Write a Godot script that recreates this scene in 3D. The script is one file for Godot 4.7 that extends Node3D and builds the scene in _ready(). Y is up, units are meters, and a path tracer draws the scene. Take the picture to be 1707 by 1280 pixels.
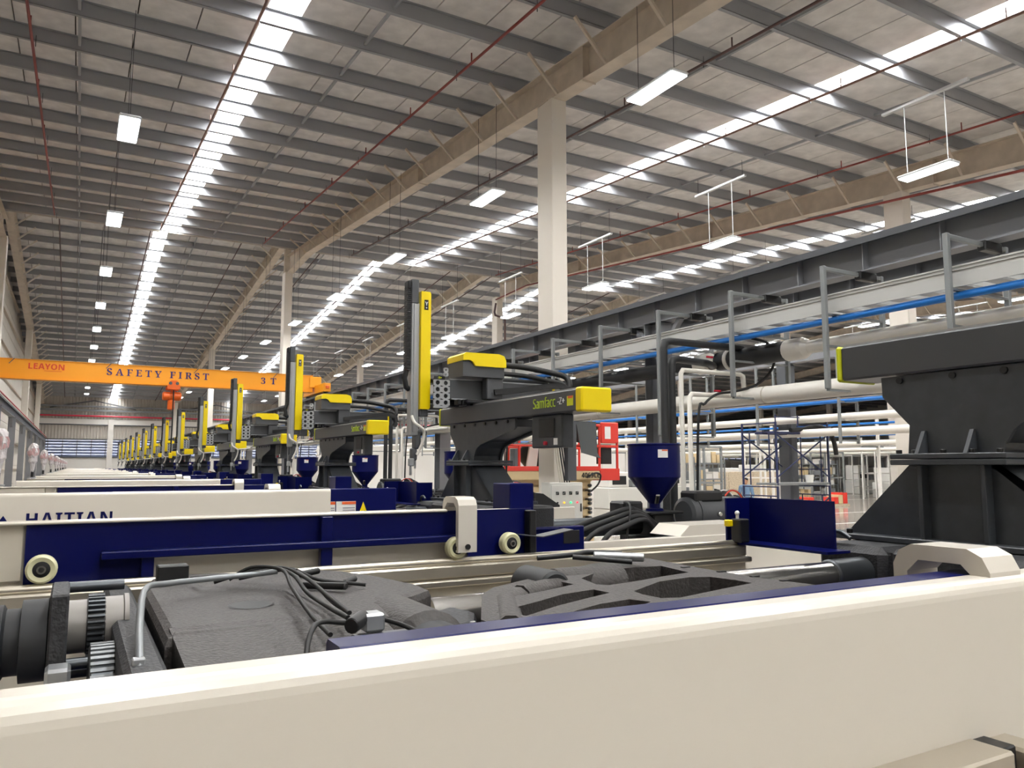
extends Node3D
# A long factory hall: a row of injection moulding machines with take-out robots under a gabled steel roof.
# x runs along the machines, -z runs down the hall (n = -z), y is up, metres.

const A := 7.5          # distance of the first frame line
const PITCH := 4.5      # machine pitch down the hall
const HALL_END := 78.7
const HALL_BACK := -12.0
const X_LEFT := -3.35
const X_FAR := 90.0
const FRAMES := [-2.93, 7.5, 17.85, 28.2, 38.55, 48.9, 59.25, 69.6, 79.95]
const SKYLIGHTS := [2.51, 12.72, 23.05, 33.4, 43.75]

var M := {}
var used := {}
var rng := RandomNumberGenerator.new()


# ---------------------------------------------------------------- mesh builder
class MB:
	var v := PackedVector3Array()
	var n := PackedVector3Array()
	var xf := Transform3D.IDENTITY

	func tri(a: Vector3, b: Vector3, c: Vector3, na = null, nb = null, nc = null) -> void:
		var f := (b - a).cross(c - a)
		if f.length() < 1e-12:
			return
		f = f.normalized()
		var bs := xf.basis
		v.append(xf * a); v.append(xf * c); v.append(xf * b)
		n.append((bs * (f if na == null else na)).normalized())
		n.append((bs * (f if nc == null else nc)).normalized())
		n.append((bs * (f if nb == null else nb)).normalized())

	func quad(a: Vector3, b: Vector3, c: Vector3, d: Vector3) -> void:
		tri(a, b, c)
		tri(a, c, d)

	func tri_out(a: Vector3, b: Vector3, c: Vector3, m: Vector3) -> void:
		if (b - a).cross(c - a).dot((a + b + c) / 3.0 - m) < 0.0:
			tri(a, c, b)
		else:
			tri(a, b, c)

	func quad_out(a: Vector3, b: Vector3, c: Vector3, d: Vector3, m: Vector3) -> void:
		if (b - a).cross(c - a).dot((a + b + c + d) / 4.0 - m) < 0.0:
			quad(a, d, c, b)
		else:
			quad(a, b, c, d)

	func hexa(p: Array) -> void:
		# eight corners: bottom ring 0..3, top ring 4..7
		var m := Vector3.ZERO
		for q in p:
			m += q / 8.0
		for f in [[0, 1, 2, 3], [4, 5, 6, 7], [0, 1, 5, 4], [1, 2, 6, 5], [2, 3, 7, 6], [3, 0, 4, 7]]:
			quad_out(p[f[0]], p[f[1]], p[f[2]], p[f[3]], m)

	func box(a: Vector3, b: Vector3, c := 0.0) -> void:
		var lo := Vector3(minf(a.x, b.x), minf(a.y, b.y), minf(a.z, b.z))
		var hi := Vector3(maxf(a.x, b.x), maxf(a.y, b.y), maxf(a.z, b.z))
		var m := (lo + hi) / 2.0
		var h := (hi - lo) / 2.0
		c = minf(c, minf(h.x, minf(h.y, h.z)) * 0.95)
		if c <= 0.0:
			hexa([m + Vector3(-h.x, -h.y, -h.z), m + Vector3(h.x, -h.y, -h.z), m + Vector3(h.x, -h.y, h.z), m + Vector3(-h.x, -h.y, h.z),
				m + Vector3(-h.x, h.y, -h.z), m + Vector3(h.x, h.y, -h.z), m + Vector3(h.x, h.y, h.z), m + Vector3(-h.x, h.y, h.z)])
			return
		var pt := func(s: Vector3, axis: int) -> Vector3:
			var p := m
			for k in 3:
				p[k] += s[k] * (h[k] - (0.0 if k == axis else c))
			return p
		for ax in 3:
			var u := (ax + 1) % 3
			var w := (ax + 2) % 3
			for sg in [-1.0, 1.0]:
				var q := []
				for t in [[-1, -1], [1, -1], [1, 1], [-1, 1]]:
					var s := Vector3.ZERO
					s[ax] = sg; s[u] = t[0]; s[w] = t[1]
					q.append(pt.call(s, ax))
				quad_out(q[0], q[1], q[2], q[3], m)
			for su in [-1.0, 1.0]:
				for sw in [-1.0, 1.0]:
					var s0 := Vector3.ZERO
					s0[u] = su; s0[w] = sw; s0[ax] = -1.0
					var s1 := s0
					s1[ax] = 1.0
					quad_out(pt.call(s0, u), pt.call(s1, u), pt.call(s1, w), pt.call(s0, w), m)
		for sx in [-1.0, 1.0]:
			for sy in [-1.0, 1.0]:
				for sz in [-1.0, 1.0]:
					var s := Vector3(sx, sy, sz)
					tri_out(pt.call(s, 0), pt.call(s, 1), pt.call(s, 2), m)

	func frame_of(d: Vector3) -> Array:
		var up := Vector3.UP if absf(d.y) < 0.9 else Vector3.RIGHT
		var u := up.cross(d).normalized()
		return [u, d.cross(u).normalized()]

	# profile: pairs (radius, distance along d)
	func lathe(p: Vector3, d: Vector3, prof: Array, seg := 20) -> void:
		d = d.normalized()
		var f := frame_of(d)
		for i in prof.size() - 1:
			var r0: float = prof[i][0]
			var t0: float = prof[i][1]
			var r1: float = prof[i + 1][0]
			var t1: float = prof[i + 1][1]
			var sl := Vector2(t1 - t0, r0 - r1)
			if sl.length() < 1e-9:
				continue
			sl = sl.normalized()
			for k in seg:
				var a0 := TAU * k / seg
				var a1 := TAU * (k + 1) / seg
				var c0: Vector3 = f[0] * cos(a0) + f[1] * sin(a0)
				var c1: Vector3 = f[0] * cos(a1) + f[1] * sin(a1)
				var n0 := (c0 * sl.x + d * sl.y).normalized()
				var n1 := (c1 * sl.x + d * sl.y).normalized()
				var q0 := p + d * t0 + c0 * r0
				var q1 := p + d * t0 + c1 * r0
				var q2 := p + d * t1 + c1 * r1
				var q3 := p + d * t1 + c0 * r1
				tri(q0, q1, q2, n0, n1, n1)
				tri(q0, q2, q3, n0, n1, n0)

	func rod(p0: Vector3, p1: Vector3, r: float, seg := 12, c := 0.0) -> void:
		var l := p0.distance_to(p1)
		if c > 0.0:
			lathe(p0, p1 - p0, [[0, 0], [r - c, 0], [r, c], [r, l - c], [r - c, l], [0, l]], seg)
		else:
			lathe(p0, p1 - p0, [[0, 0], [r, 0], [r, l], [0, l]], seg)

	func bar(p0: Vector3, p1: Vector3, w: float, h: float, up := Vector3.UP) -> void:
		var d := (p1 - p0).normalized()
		var s := up.cross(d)
		if s.length() < 1e-4:
			s = Vector3.RIGHT.cross(d)
		s = s.normalized() * w / 2.0
		var t := d.cross(s).normalized() * h / 2.0
		hexa([p0 - s - t, p0 + s - t, p0 + s + t, p0 - s + t, p1 - s - t, p1 + s - t, p1 + s + t, p1 - s + t])

	func tube(pts: Array, r: float, seg := 8) -> void:
		var rings := []
		var u := Vector3.ZERO
		for i in pts.size():
			var d: Vector3
			if i == 0:
				d = pts[1] - pts[0]
			elif i == pts.size() - 1:
				d = pts[i] - pts[i - 1]
			else:
				d = (pts[i + 1] - pts[i]).normalized() + (pts[i] - pts[i - 1]).normalized()
			d = d.normalized()
			if u == Vector3.ZERO:
				u = frame_of(d)[0]
			u = (u - d * u.dot(d)).normalized()
			var w := d.cross(u)
			var k := 1.0
			if i > 0 and i < pts.size() - 1:
				k = 1.0 / maxf(0.5, d.dot((pts[i + 1] - pts[i]).normalized()))
			var ring := []
			for j in seg:
				var a := TAU * j / seg
				var c: Vector3 = u * cos(a) + w * sin(a)
				ring.append([pts[i] + c * r * (1.0 if k < 1.02 else minf(k, 1.2)), c])
			rings.append(ring)
		for i in rings.size() - 1:
			for j in seg:
				var a: Array = rings[i][j]
				var b: Array = rings[i][(j + 1) % seg]
				var c: Array = rings[i + 1][(j + 1) % seg]
				var d: Array = rings[i + 1][j]
				tri(a[0], b[0], c[0], a[1], b[1], c[1])
				tri(a[0], c[0], d[0], a[1], c[1], d[1])
		for e in [0, rings.size() - 1]:
			var m: Vector3 = pts[e]
			for j in seg:
				tri(m, rings[e][j][0], rings[e][(j + 1) % seg][0]) if e else tri(m, rings[e][(j + 1) % seg][0], rings[e][j][0])

	# a tube through the points with rounded bends
	func hose(pts: Array, r: float, seg := 8) -> void:
		var out := [pts[0]]
		for i in pts.size() - 1:
			var p0: Vector3 = pts[maxi(i - 1, 0)]
			var p1: Vector3 = pts[i]
			var p2: Vector3 = pts[i + 1]
			var p3: Vector3 = pts[mini(i + 2, pts.size() - 1)]
			for k in range(1, 6):
				var t := k / 5.0
				out.append(p1.cubic_interpolate(p2, p0, p3, t))
		tube(out, r, seg)

	# polygon in the (u, v) plane at o, extruded by w
	func prism(poly: Array, o: Vector3, u: Vector3, vv: Vector3, w: Vector3) -> void:
		var pk := PackedVector2Array()
		for q in poly:
			pk.append(Vector2(q[0], q[1]))
		if Geometry2D.is_polygon_clockwise(pk):
			pk.reverse()
		var flip := u.cross(vv).dot(w) < 0.0
		var at := func(q: Vector2, t: float) -> Vector3: return o + u * q.x + vv * q.y + w * t
		var ix := Geometry2D.triangulate_polygon(pk)
		for i in range(0, ix.size(), 3):
			var a := pk[ix[i]]
			var b := pk[ix[i + 1]]
			var c := pk[ix[i + 2]]
			if (b - a).cross(c - a) < 0.0:
				var t := b
				b = c
				c = t
			if flip:
				var t2 := b
				b = c
				c = t2
			tri(at.call(a, 1.0), at.call(b, 1.0), at.call(c, 1.0))
			tri(at.call(a, 0.0), at.call(c, 0.0), at.call(b, 0.0))
		for i in pk.size():
			var a := pk[i]
			var b := pk[(i + 1) % pk.size()]
			if flip:
				quad(at.call(a, 0.0), at.call(a, 1.0), at.call(b, 1.0), at.call(b, 0.0))
			else:
				quad(at.call(a, 0.0), at.call(b, 0.0), at.call(b, 1.0), at.call(a, 1.0))

	# ridged sheet: profile points (along u, depth along w) drawn out by h, with a back face
	func sheet(prof: Array, o: Vector3, u: Vector3, w: Vector3, h: Vector3, thick := 0.03) -> void:
		for i in prof.size() - 1:
			for s in [0.0, -thick]:
				var a: Vector3 = o + u * prof[i][0] + w * (prof[i][1] + s)
				var b: Vector3 = o + u * prof[i + 1][0] + w * (prof[i + 1][1] + s)
				if s == 0.0:
					quad_out(a, b, b + h, a + h, a + h / 2.0 - w)
				else:
					quad_out(a, b, b + h, a + h, a + h / 2.0 + w)

	func ball(p: Vector3, r: Vector3, seg := 12, rows := 8) -> void:
		for i in rows:
			var b0 := PI * i / rows - PI / 2
			var b1 := PI * (i + 1) / rows - PI / 2
			for k in seg:
				var a0 := TAU * k / seg
				var a1 := TAU * (k + 1) / seg
				var q := []
				for t in [[a0, b0], [a1, b0], [a1, b1], [a0, b1]]:
					q.append(Vector3(cos(t[0]) * cos(t[1]), sin(t[1]), -sin(t[0]) * cos(t[1])))
				tri(p + q[0] * r, p + q[1] * r, p + q[2] * r, q[0] / r, q[1] / r, q[2] / r)
				tri(p + q[0] * r, p + q[2] * r, p + q[3] * r, q[0] / r, q[2] / r, q[3] / r)

	func mesh() -> ArrayMesh:
		var arr := []
		arr.resize(Mesh.ARRAY_MAX)
		arr[Mesh.ARRAY_VERTEX] = v
		arr[Mesh.ARRAY_NORMAL] = n
		var m := ArrayMesh.new()
		m.add_surface_from_arrays(Mesh.PRIMITIVE_TRIANGLES, arr)
		return m


# ---------------------------------------------------------------- scene helpers
func at(x: float, y: float, n: float) -> Vector3:
	return Vector3(x, y, -n)

func mb(shift := Vector3.ZERO) -> MB:
	var b := MB.new()
	b.xf = Transform3D(Basis.IDENTITY, -shift)
	return b

func numbered(called: String) -> String:
	if not used.has(called):
		used[called] = 0
		return called
	used[called] += 1
	return "%s_%03d" % [called, used[called]]

func tag(o: Node, label: String, category: String, group := "", kind := "") -> void:
	o.set_meta("label", label)
	if category:
		o.set_meta("category", category)
	if group:
		o.set_meta("group", group)
	if kind:
		o.set_meta("kind", kind)

func thing(called: String, label: String, category: String, pos := Vector3.ZERO, group := "", kind := "") -> Node3D:
	var o := Node3D.new()
	o.name = numbered(called)
	o.position = pos
	add_child(o)
	tag(o, label, category, group, kind)
	return o

func part(parent: Node, called: String, b, m: Material, pos := Vector3.ZERO, label := "") -> MeshInstance3D:
	var o := MeshInstance3D.new()
	o.name = called
	o.mesh = b.mesh() if b is MB else b
	o.material_override = m
	o.position = pos
	if label:
		o.set_meta("label", label)
	parent.add_child(o, true)
	return o

func copy(o: Node3D, pos: Vector3, label := "", group := "", called := "") -> Node3D:
	var c: Node3D = o.duplicate()
	var base: String = called if called else String(o.name)
	c.name = numbered(base)
	add_child(c)
	c.position = pos
	if label:
		c.set_meta("label", label)
	if group:
		c.set_meta("group", group)
	return c

func mat(hex: String, rough: float, metal := 0.0) -> StandardMaterial3D:
	var m := StandardMaterial3D.new()
	m.albedo_color = Color(hex)
	m.roughness = rough
	m.metallic = metal
	return m

func noise_tex(freq: float, lo: Color, hi: Color, seed_at: int, normal := false, size := 512) -> NoiseTexture2D:
	var f := FastNoiseLite.new()
	f.seed = seed_at
	f.noise_type = FastNoiseLite.TYPE_SIMPLEX_SMOOTH
	f.frequency = freq
	f.fractal_octaves = 4
	var t := NoiseTexture2D.new()
	t.width = size
	t.height = size
	t.seamless = true
	t.noise = f
	if normal:
		t.as_normal_map = true
		t.bump_strength = 6.0
	else:
		var g := Gradient.new()
		g.set_color(0, lo)
		g.set_color(1, hi)
		t.color_ramp = g
	return t

func grained(m: StandardMaterial3D, freq: float, amount: float, per_metre: float, seed_at: int) -> StandardMaterial3D:
	# a faint mottle in the paint itself
	var c := m.albedo_color
	m.albedo_texture = noise_tex(freq, Color.WHITE.darkened(amount), Color.WHITE, seed_at)
	m.albedo_color = c
	m.uv1_triplanar = true
	m.uv1_world_triplanar = true
	m.uv1_scale = Vector3.ONE * per_metre
	return m

func words(parent: Node, called: String, text: String, height: float, m: Material, xf: Transform3D, serif := false, bold := true, wide := 1.0, gap := 0.0) -> void:
	var f := SystemFont.new()
	f.font_names = PackedStringArray(["Droid Serif" if serif else "Droid Sans"])
	f.font_weight = 700 if bold else 400
	var use: Font = f
	if gap > 0.0:
		var fv := FontVariation.new()
		fv.base_font = f
		fv.spacing_glyph = int(gap)
		use = fv
	var t := TextMesh.new()
	t.text = text
	t.font = use
	t.font_size = 64
	t.pixel_size = height / 46.0
	t.depth = 0.004
	t.curve_step = 2.0
	var o := MeshInstance3D.new()
	o.name = called
	o.mesh = t
	o.material_override = m
	o.transform = xf
	o.scale = Vector3(wide, 1, 1)
	parent.add_child(o, true)

const ORDINAL := ["first", "second", "third", "fourth", "fifth", "sixth", "seventh", "eighth", "ninth", "tenth", "eleventh", "twelfth", "thirteenth", "fourteenth", "fifteenth", "sixteenth"]

func near_purlin(n: float) -> float:
	return 8.95 + 0.07 * n

func far_purlin(n: float) -> float:
	return 16.075 - 0.1 * n


func _ready() -> void:
	rng.seed = 7
	# ---------------- camera
	var cam := Camera3D.new()
	cam.name = "camera"
	cam.position = Vector3(0, 2.2, 0)
	cam.rotation = Vector3(deg_to_rad(6.09), deg_to_rad(-29.4), 0)
	cam.fov = rad_to_deg(2.0 * atan(640.0 / 1285.0))
	cam.near = 0.02
	cam.far = 400
	cam.current = true
	add_child(cam)
	# ---------------- sky and exposure
	var env := Environment.new()
	var sky := Sky.new()
	var sm := ProceduralSkyMaterial.new()
	sm.sky_top_color = Color(0.985, 0.985, 0.98)
	sm.sky_horizon_color = Color(0.8, 0.81, 0.84)
	sm.ground_bottom_color = Color(0.45, 0.44, 0.42)
	sm.ground_horizon_color = Color(0.85, 0.86, 0.88)
	sm.sky_energy_multiplier = 6.0
	sm.ground_energy_multiplier = 2.0
	sky.sky_material = sm
	env.background_mode = Environment.BG_SKY
	env.sky = sky
	env.tonemap_mode = Environment.TONE_MAPPER_LINEAR
	env.tonemap_exposure = 0.75
	env.sdfgi_enabled = true
	env.ssao_enabled = true
	env.ssil_enabled = true
	var we := WorldEnvironment.new()
	we.name = "world_environment"
	we.environment = env
	add_child(we)
	materials()
	build_ground()
	build_roof()
	build_columns()
	build_walls()
	build_lamps()
	build_runways()
	build_crane()
	build_services()
	build_machines()
	build_robots()
	build_hoppers()
	build_clamp()
	build_midfield()
	build_far_side()
	print("built")


# ---------------------------------------------------------------- materials
func materials() -> void:
	M.cream = mat("e2dcd0", 0.22)
	M.cream.clearcoat_enabled = true
	M.cream.clearcoat = 0.3
	M.cream_plain = mat("d6cfc0", 0.4)
	M.navy = mat("070e4c", 0.3)
	M.navy.metallic_specular = 0.3
	M.charcoal = grained(mat("45494e", 0.42), 0.02, 0.12, 1.0, 3)
	M.charcoal_smooth = mat("4b4d50", 0.35)
	M.yellow = mat("f4d800", 0.35)
	M.lime = mat("d9e021", 0.35)
	M.black = mat("17181a", 0.45)
	M.rubber = mat("1c1c1d", 0.6)
	M.lagging = mat("202225", 0.55)
	M.alu = mat("b9bcbf", 0.32, 0.7)
	M.brushed = mat("b5ac9c", 0.3, 0.35)
	M.steel = mat("c8c6c2", 0.2, 0.95)
	M.rail_steel = mat("d2cbbd", 0.28, 0.85)
	M.dark_steel = mat("5c6064", 0.35, 0.8)
	M.zinc = mat("8b8f92", 0.45, 0.5)
	M.cast = grained(mat("4b4745", 0.58), 0.05, 0.3, 2.0, 11)
	M.cast.normal_enabled = true
	M.cast.normal_texture = noise_tex(0.09, Color.BLACK, Color.WHITE, 12, true)
	M.cast.normal_scale = 0.35
	M.cast_dark = grained(mat("3c3d40", 0.6), 0.05, 0.3, 2.0, 13)
	M.cast_dark.normal_enabled = true
	M.cast_dark.normal_texture = M.cast.normal_texture
	M.cast_dark.normal_scale = 0.35
	M.nylon = mat("dfdcb4", 0.35)
	M.rafter = grained(mat("dccfbe", 0.6), 0.01, 0.1, 0.4, 21)
	M.purlin = mat("a4a6aa", 0.5, 0.3)
	M.roof = grained(mat("efece9", 0.75), 0.012, 0.12, 0.35, 22)
	M.roof_dark = mat("5c5650", 0.8)
	M.column = mat("e6dfd4", 0.5)
	M.column_side = M.column
	M.wall = grained(mat("d9d3c8", 0.6), 0.01, 0.06, 0.3, 23)
	M.sheet = mat("c3bdb4", 0.5, 0.1)
	M.white_wall = mat("e9e6e0", 0.6)
	M.floor = grained(mat("b5ada2", 0.12), 0.006, 0.12, 0.25, 24)
	M.joint = mat("6d6a65", 0.7)
	M.runway = mat("83858a", 0.5)
	M.runway_dark = mat("55585d", 0.5)
	M.orange = mat("f5a21b", 0.4)
	M.hoist_orange = mat("ee6a1c", 0.4)
	M.violet = mat("2e1f6e", 0.5)
	M.red_letter = mat("d03a1c", 0.5)
	M.red_pipe = mat("83352f", 0.45)
	M.brown_pipe = mat("8a6a60", 0.5)
	M.old_pipe = mat("5b4543", 0.5)
	M.hub_grey = mat("8d8985", 0.45, 0.3)
	M.red = mat("d83a2e", 0.4)
	M.crimson = mat("c01f3a", 0.5)
	M.white_pipe = mat("ece8df", 0.35)
	M.blue_pipe = mat("1f74c9", 0.35)
	M.tray = mat("c9cac8", 0.4, 0.3)
	M.grey_post = mat("8d9192", 0.5, 0.3)
	M.beige = mat("d3bd93", 0.5)
	M.cabinet = mat("d5d4cd", 0.45)
	M.letter_green = mat("b6cf3a", 0.5)
	M.letter_white = mat("e8e8e8", 0.5)
	M.sticker_white = mat("eeeeea", 0.5)
	M.sticker_orange = mat("e4632c", 0.5)
	M.sticker_grey = mat("9a9aa0", 0.5)
	M.film = mat("d9d3d3", 0.18)
	M.film.normal_enabled = true
	M.film.normal_texture = noise_tex(0.03, Color.BLACK, Color.WHITE, 31, true)
	M.film.uv1_triplanar = true
	M.film.uv1_scale = Vector3.ONE * 3.0
	M.skin = mat("b98a6c", 0.6)
	M.hair = mat("1b1714", 0.7)
	M.shirt = grained(mat("7f9fc0", 0.8), 0.03, 0.15, 2.0, 33)
	M.trousers = mat("2b2f3a", 0.8)
	M.wood = grained(mat("dccbaf", 0.65), 0.02, 0.2, 1.0, 34)
	M.scaffold = mat("232b52", 0.5)
	M.skylight = mat("ffffff", 0.05)
	M.skylight.albedo_color = Color(0.97, 0.98, 1.0, 0.12)
	M.skylight.transparency = BaseMaterial3D.TRANSPARENCY_ALPHA
	M.window_glass = mat("ffffff", 0.05)
	M.window_glass.albedo_color = Color(0.5, 0.58, 0.75, 0.82)
	M.window_glass.transparency = BaseMaterial3D.TRANSPARENCY_ALPHA
	M.louvre = mat("6d7796", 0.4)
	M.lamp_glow = mat("ffffff", 0.5)
	M.lamp_glow.emission_enabled = true
	M.lamp_glow.emission = Color(0.97, 0.99, 1.0)
	M.lamp_glow.emission_energy_multiplier = 8.0
	M.lamp_body = mat("d8dadb", 0.35, 0.2)
	M.cable = mat("3a3a3c", 0.6)
	M.led_amber = glow("ffb030")
	M.led_green = glow("30ff90")
	M.led_red = glow("ff4050")
	M.meter_glass = mat("e9ecea", 0.15)
	M.cloth_grey = mat("565a5c", 0.85)

func glow(hex: String) -> StandardMaterial3D:
	var m := mat(hex, 0.4)
	m.emission_enabled = true
	m.emission = Color(hex)
	m.emission_energy_multiplier = 2.0
	return m


# ---------------------------------------------------------------- floor
func build_ground() -> void:
	var f := thing("floor", "pale polished concrete floor of the hall", "floor", Vector3.ZERO, "", "structure")
	var b := mb()
	b.box(at(X_LEFT - 0.3, -0.25, HALL_BACK - 0.3), at(X_FAR + 0.3, -0.012, HALL_END + 0.3))
	part(f, "joint_bed", b, M.joint)
	var step := 8.0
	var slab := mb()
	slab.box(Vector3(0.006, -0.02, -0.006), Vector3(step - 0.006, 0, -step + 0.006))
	var sh := slab.mesh()
	var x := X_LEFT
	while x < X_FAR:
		var n := HALL_BACK
		while n < HALL_END:
			part(f, "floor_slab", sh, M.floor, at(x, 0, n))
			n += step
		x += step
	# painted aisle lines
	b = mb()
	for n in [20.0, 24.5, 34.0, 38.5]:
		b.box(at(10.5, 0.001, n), at(70, 0.003, n + 0.12))
	part(f, "aisle_line", b, M.sticker_white)


# ---------------------------------------------------------------- roof
func roof_strip(parent: Node, x0: float, x1: float, n0: float, n1: float, far: bool, m: Material, called: String) -> void:
	var y0 := (far_purlin(n0) if far else near_purlin(n0)) + 0.26
	var y1 := (far_purlin(n1) if far else near_purlin(n1)) + 0.26
	var t := 0.06
	var b := mb()
	b.hexa([at(x0, y0, n0), at(x1, y0, n0), at(x1, y1, n1), at(x0, y1, n1), at(x0, y0 + t, n0), at(x1, y0 + t, n0), at(x1, y1 + t, n1), at(x0, y1 + t, n1)])
	part(parent, called, b, m)

func purlin(parent: Node, n: float, y: float) -> void:
	# lipped channel with its open side up the slope
	var b := mb()
	var x0 := X_LEFT
	var x1 := X_FAR
	b.box(at(x0, y, n - 0.004), at(x1, y + 0.26, n + 0.004))
	b.box(at(x0, y, n - 0.004), at(x1, y + 0.008, n + 0.07))
	b.box(at(x0, y + 0.252, n - 0.07), at(x1, y + 0.26, n + 0.004))
	b.box(at(x0, y, n + 0.062), at(x1, y + 0.025, n + 0.07))
	part(parent, "purlin", b, M.purlin)

func rafter(parent: Node, x: float, n0: float, n1: float, y0: float, y1: float, top0: float, top1: float, name_of := "rafter") -> MeshInstance3D:
	var b := mb()
	var w := 0.15
	b.hexa([at(x - 0.006, y0, n0), at(x + 0.006, y0, n0), at(x + 0.006, y1, n1), at(x - 0.006, y1, n1),
		at(x - 0.006, top0, n0), at(x + 0.006, top0, n0), at(x + 0.006, top1, n1), at(x - 0.006, top1, n1)])
	for e in [[y0, y1], [top0 - 0.016, top1 - 0.016]]:
		b.hexa([at(x - w, e[0], n0), at(x + w, e[0], n0), at(x + w, e[1], n1), at(x - w, e[1], n1),
			at(x - w, e[0] + 0.016, n0), at(x + w, e[0] + 0.016, n0), at(x + w, e[1] + 0.016, n1), at(x - w, e[1] + 0.016, n1)])
	return part(parent, name_of, b, M.rafter)

func build_roof() -> void:
	var c := thing("ceiling", "gabled steel roof with insulated panels, purlins and skylight strips", "ceiling", Vector3.ZERO, "", "structure")
	var n_ridge := 32.0
	# panels between the skylight strips
	var edges := []
	var x := X_LEFT
	for s in SKYLIGHTS + [X_FAR]:
		var last: float = s
		var count := int(round((last - x) / 0.95))
		for k in count:
			edges.append([x + (last - x) * k / count, x + (last - x) * (k + 1) / count])
		x = last + 0.56
	for e in edges:
		roof_strip(c, e[0] + 0.012, e[1] - 0.012, HALL_BACK - 0.3, n_ridge + 0.3, false, M.roof, "roof_panel")
		roof_strip(c, e[0] + 0.012, e[1] - 0.012, n_ridge, HALL_END + 0.3, true, M.roof, "roof_panel")
	# the outer sheet behind the panel joints
	x = X_LEFT - 0.3
	for s in SKYLIGHTS + [X_FAR + 0.3]:
		var b := mb()
		for e in [[HALL_BACK - 0.3, n_ridge + 0.3, false], [n_ridge, HALL_END + 0.3, true]]:
			var n0: float = e[0]
			var n1: float = e[1]
			var y0: float = (far_purlin(n0) if e[2] else near_purlin(n0)) + 0.32
			var y1: float = (far_purlin(n1) if e[2] else near_purlin(n1)) + 0.32
			b.hexa([at(x, y0, n0), at(s, y0, n0), at(s, y1, n1), at(x, y1, n1), at(x, y0 + 0.03, n0), at(s, y0 + 0.03, n0), at(s, y1 + 0.03, n1), at(x, y1 + 0.03, n1)])
		part(c, "outer_sheet", b, M.roof_dark)
		x = s + 0.56
	# skylight sheets, one to each purlin bay
	var sp := 0.204 * A
	for s in SKYLIGHTS:
		var n := HALL_BACK
		while n < n_ridge - 0.3:
			var m := minf(n + 3.06, n_ridge + 0.3)
			roof_strip(c, s, s + 0.56, n, m - 0.02, false, M.skylight, "skylight_panel")
			n += 3.06
		n = n_ridge
		while n < HALL_END:
			roof_strip(c, s, s + 0.56, n, minf(n + 3.2, HALL_END + 0.3) - 0.02, true, M.skylight, "skylight_panel")
			n += 3.2
	# upstand closing the step at the ridge
	var b2 := mb()
	b2.box(at(X_LEFT - 0.3, near_purlin(n_ridge) + 0.1, n_ridge + 0.2), at(X_FAR + 0.3, far_purlin(n_ridge) + 0.5, n_ridge + 0.3))
	part(c, "ridge_upstand", b2, M.sheet)
	# purlins
	var k := 0
	while true:
		var n := 31.5 - k * sp
		if n < HALL_BACK + 0.3:
			break
		purlin(c, n, near_purlin(n))
		k += 1
	var fn := 33.0
	while fn < HALL_END - 0.2:
		purlin(c, fn, far_purlin(fn))
		fn += 1.6
	# rafters with fly braces
	for f in FRAMES:
		var fx: float = f + 0.165
		var cuts := [[HALL_BACK, 30.0, 8.2 + 0.08 * HALL_BACK, 10.6], [30.0, 33.2, 10.6, 10.5]]
		for i in cuts.size():
			var q: Array = cuts[i]
			var r := rafter(c, fx, q[0], q[1], q[2], q[3], near_purlin(q[0]) - 0.005, near_purlin(q[1]) - 0.005, "rafter")
			if f > 40.0:
				continue
			var kk := 0
			while i == 0 and kk < 26:
				var n := 31.5 - kk * sp
				kk += 1
				if n < q[0] or n > q[1] or n < -1.0:
					continue
				var yb := 8.2 + 0.08 * n + 0.02
				var br := mb()
				br.bar(at(f + 0.02, yb, n), at(f - 0.62, near_purlin(n) + 0.02, n), 0.05, 0.05)
				part(r, "fly_brace", br, M.rafter)
				if kk % 5 == 0:
					br = mb()
					br.box(at(fx - 0.14, yb, n + 0.7), at(fx + 0.14, near_purlin(n + 0.7) - 0.02, n + 0.715))
					part(r, "web_stiffener", br, M.rafter)
		var rf := rafter(c, fx, 33.2, HALL_END, 15.475 - 3.32, 15.475 - 0.1 * HALL_END, far_purlin(33.2) - 0.005, far_purlin(HALL_END) - 0.005)
		if f < 30.0:
			var n := 33.0
			while n < HALL_END - 1.0:
				var br := mb()
				var side := 1.0 if f < 0.0 else -1.0
				br.bar(at(fx + 0.145 * side, 15.5 - 0.1 * n, n), at(fx + side * 0.78, far_purlin(n) + 0.02, n), 0.06, 0.06)
				part(rf, "fly_brace", br, M.column)
				if f > 0.0 and f < 20.0:
					br = mb()
					br.bar(at(fx + 0.145, 15.5 - 0.1 * n, n), at(fx + 0.78, far_purlin(n) + 0.02, n), 0.05, 0.05)
					part(rf, "fly_brace", br, M.rafter)
				n += 1.6
	# bridging members between purlins
	for f in FRAMES:
		for off in [0.345 * A, 0.96 * A]:
			var bx: float = f + off
			if bx > 45.0:
				continue
			var bb := mb()
			bb.bar(at(bx, near_purlin(HALL_BACK) + 0.11, HALL_BACK), at(bx, near_purlin(31.6) + 0.11, 31.6), 0.05, 0.05)
			part(c, "bridging_bar", bb, M.purlin)
			bb = mb()
			bb.bar(at(bx, far_purlin(33.0) + 0.11, 33.0), at(bx, far_purlin(HALL_END) + 0.11, HALL_END), 0.05, 0.05)
			part(c, "bridging_bar", bb, M.purlin)


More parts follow.
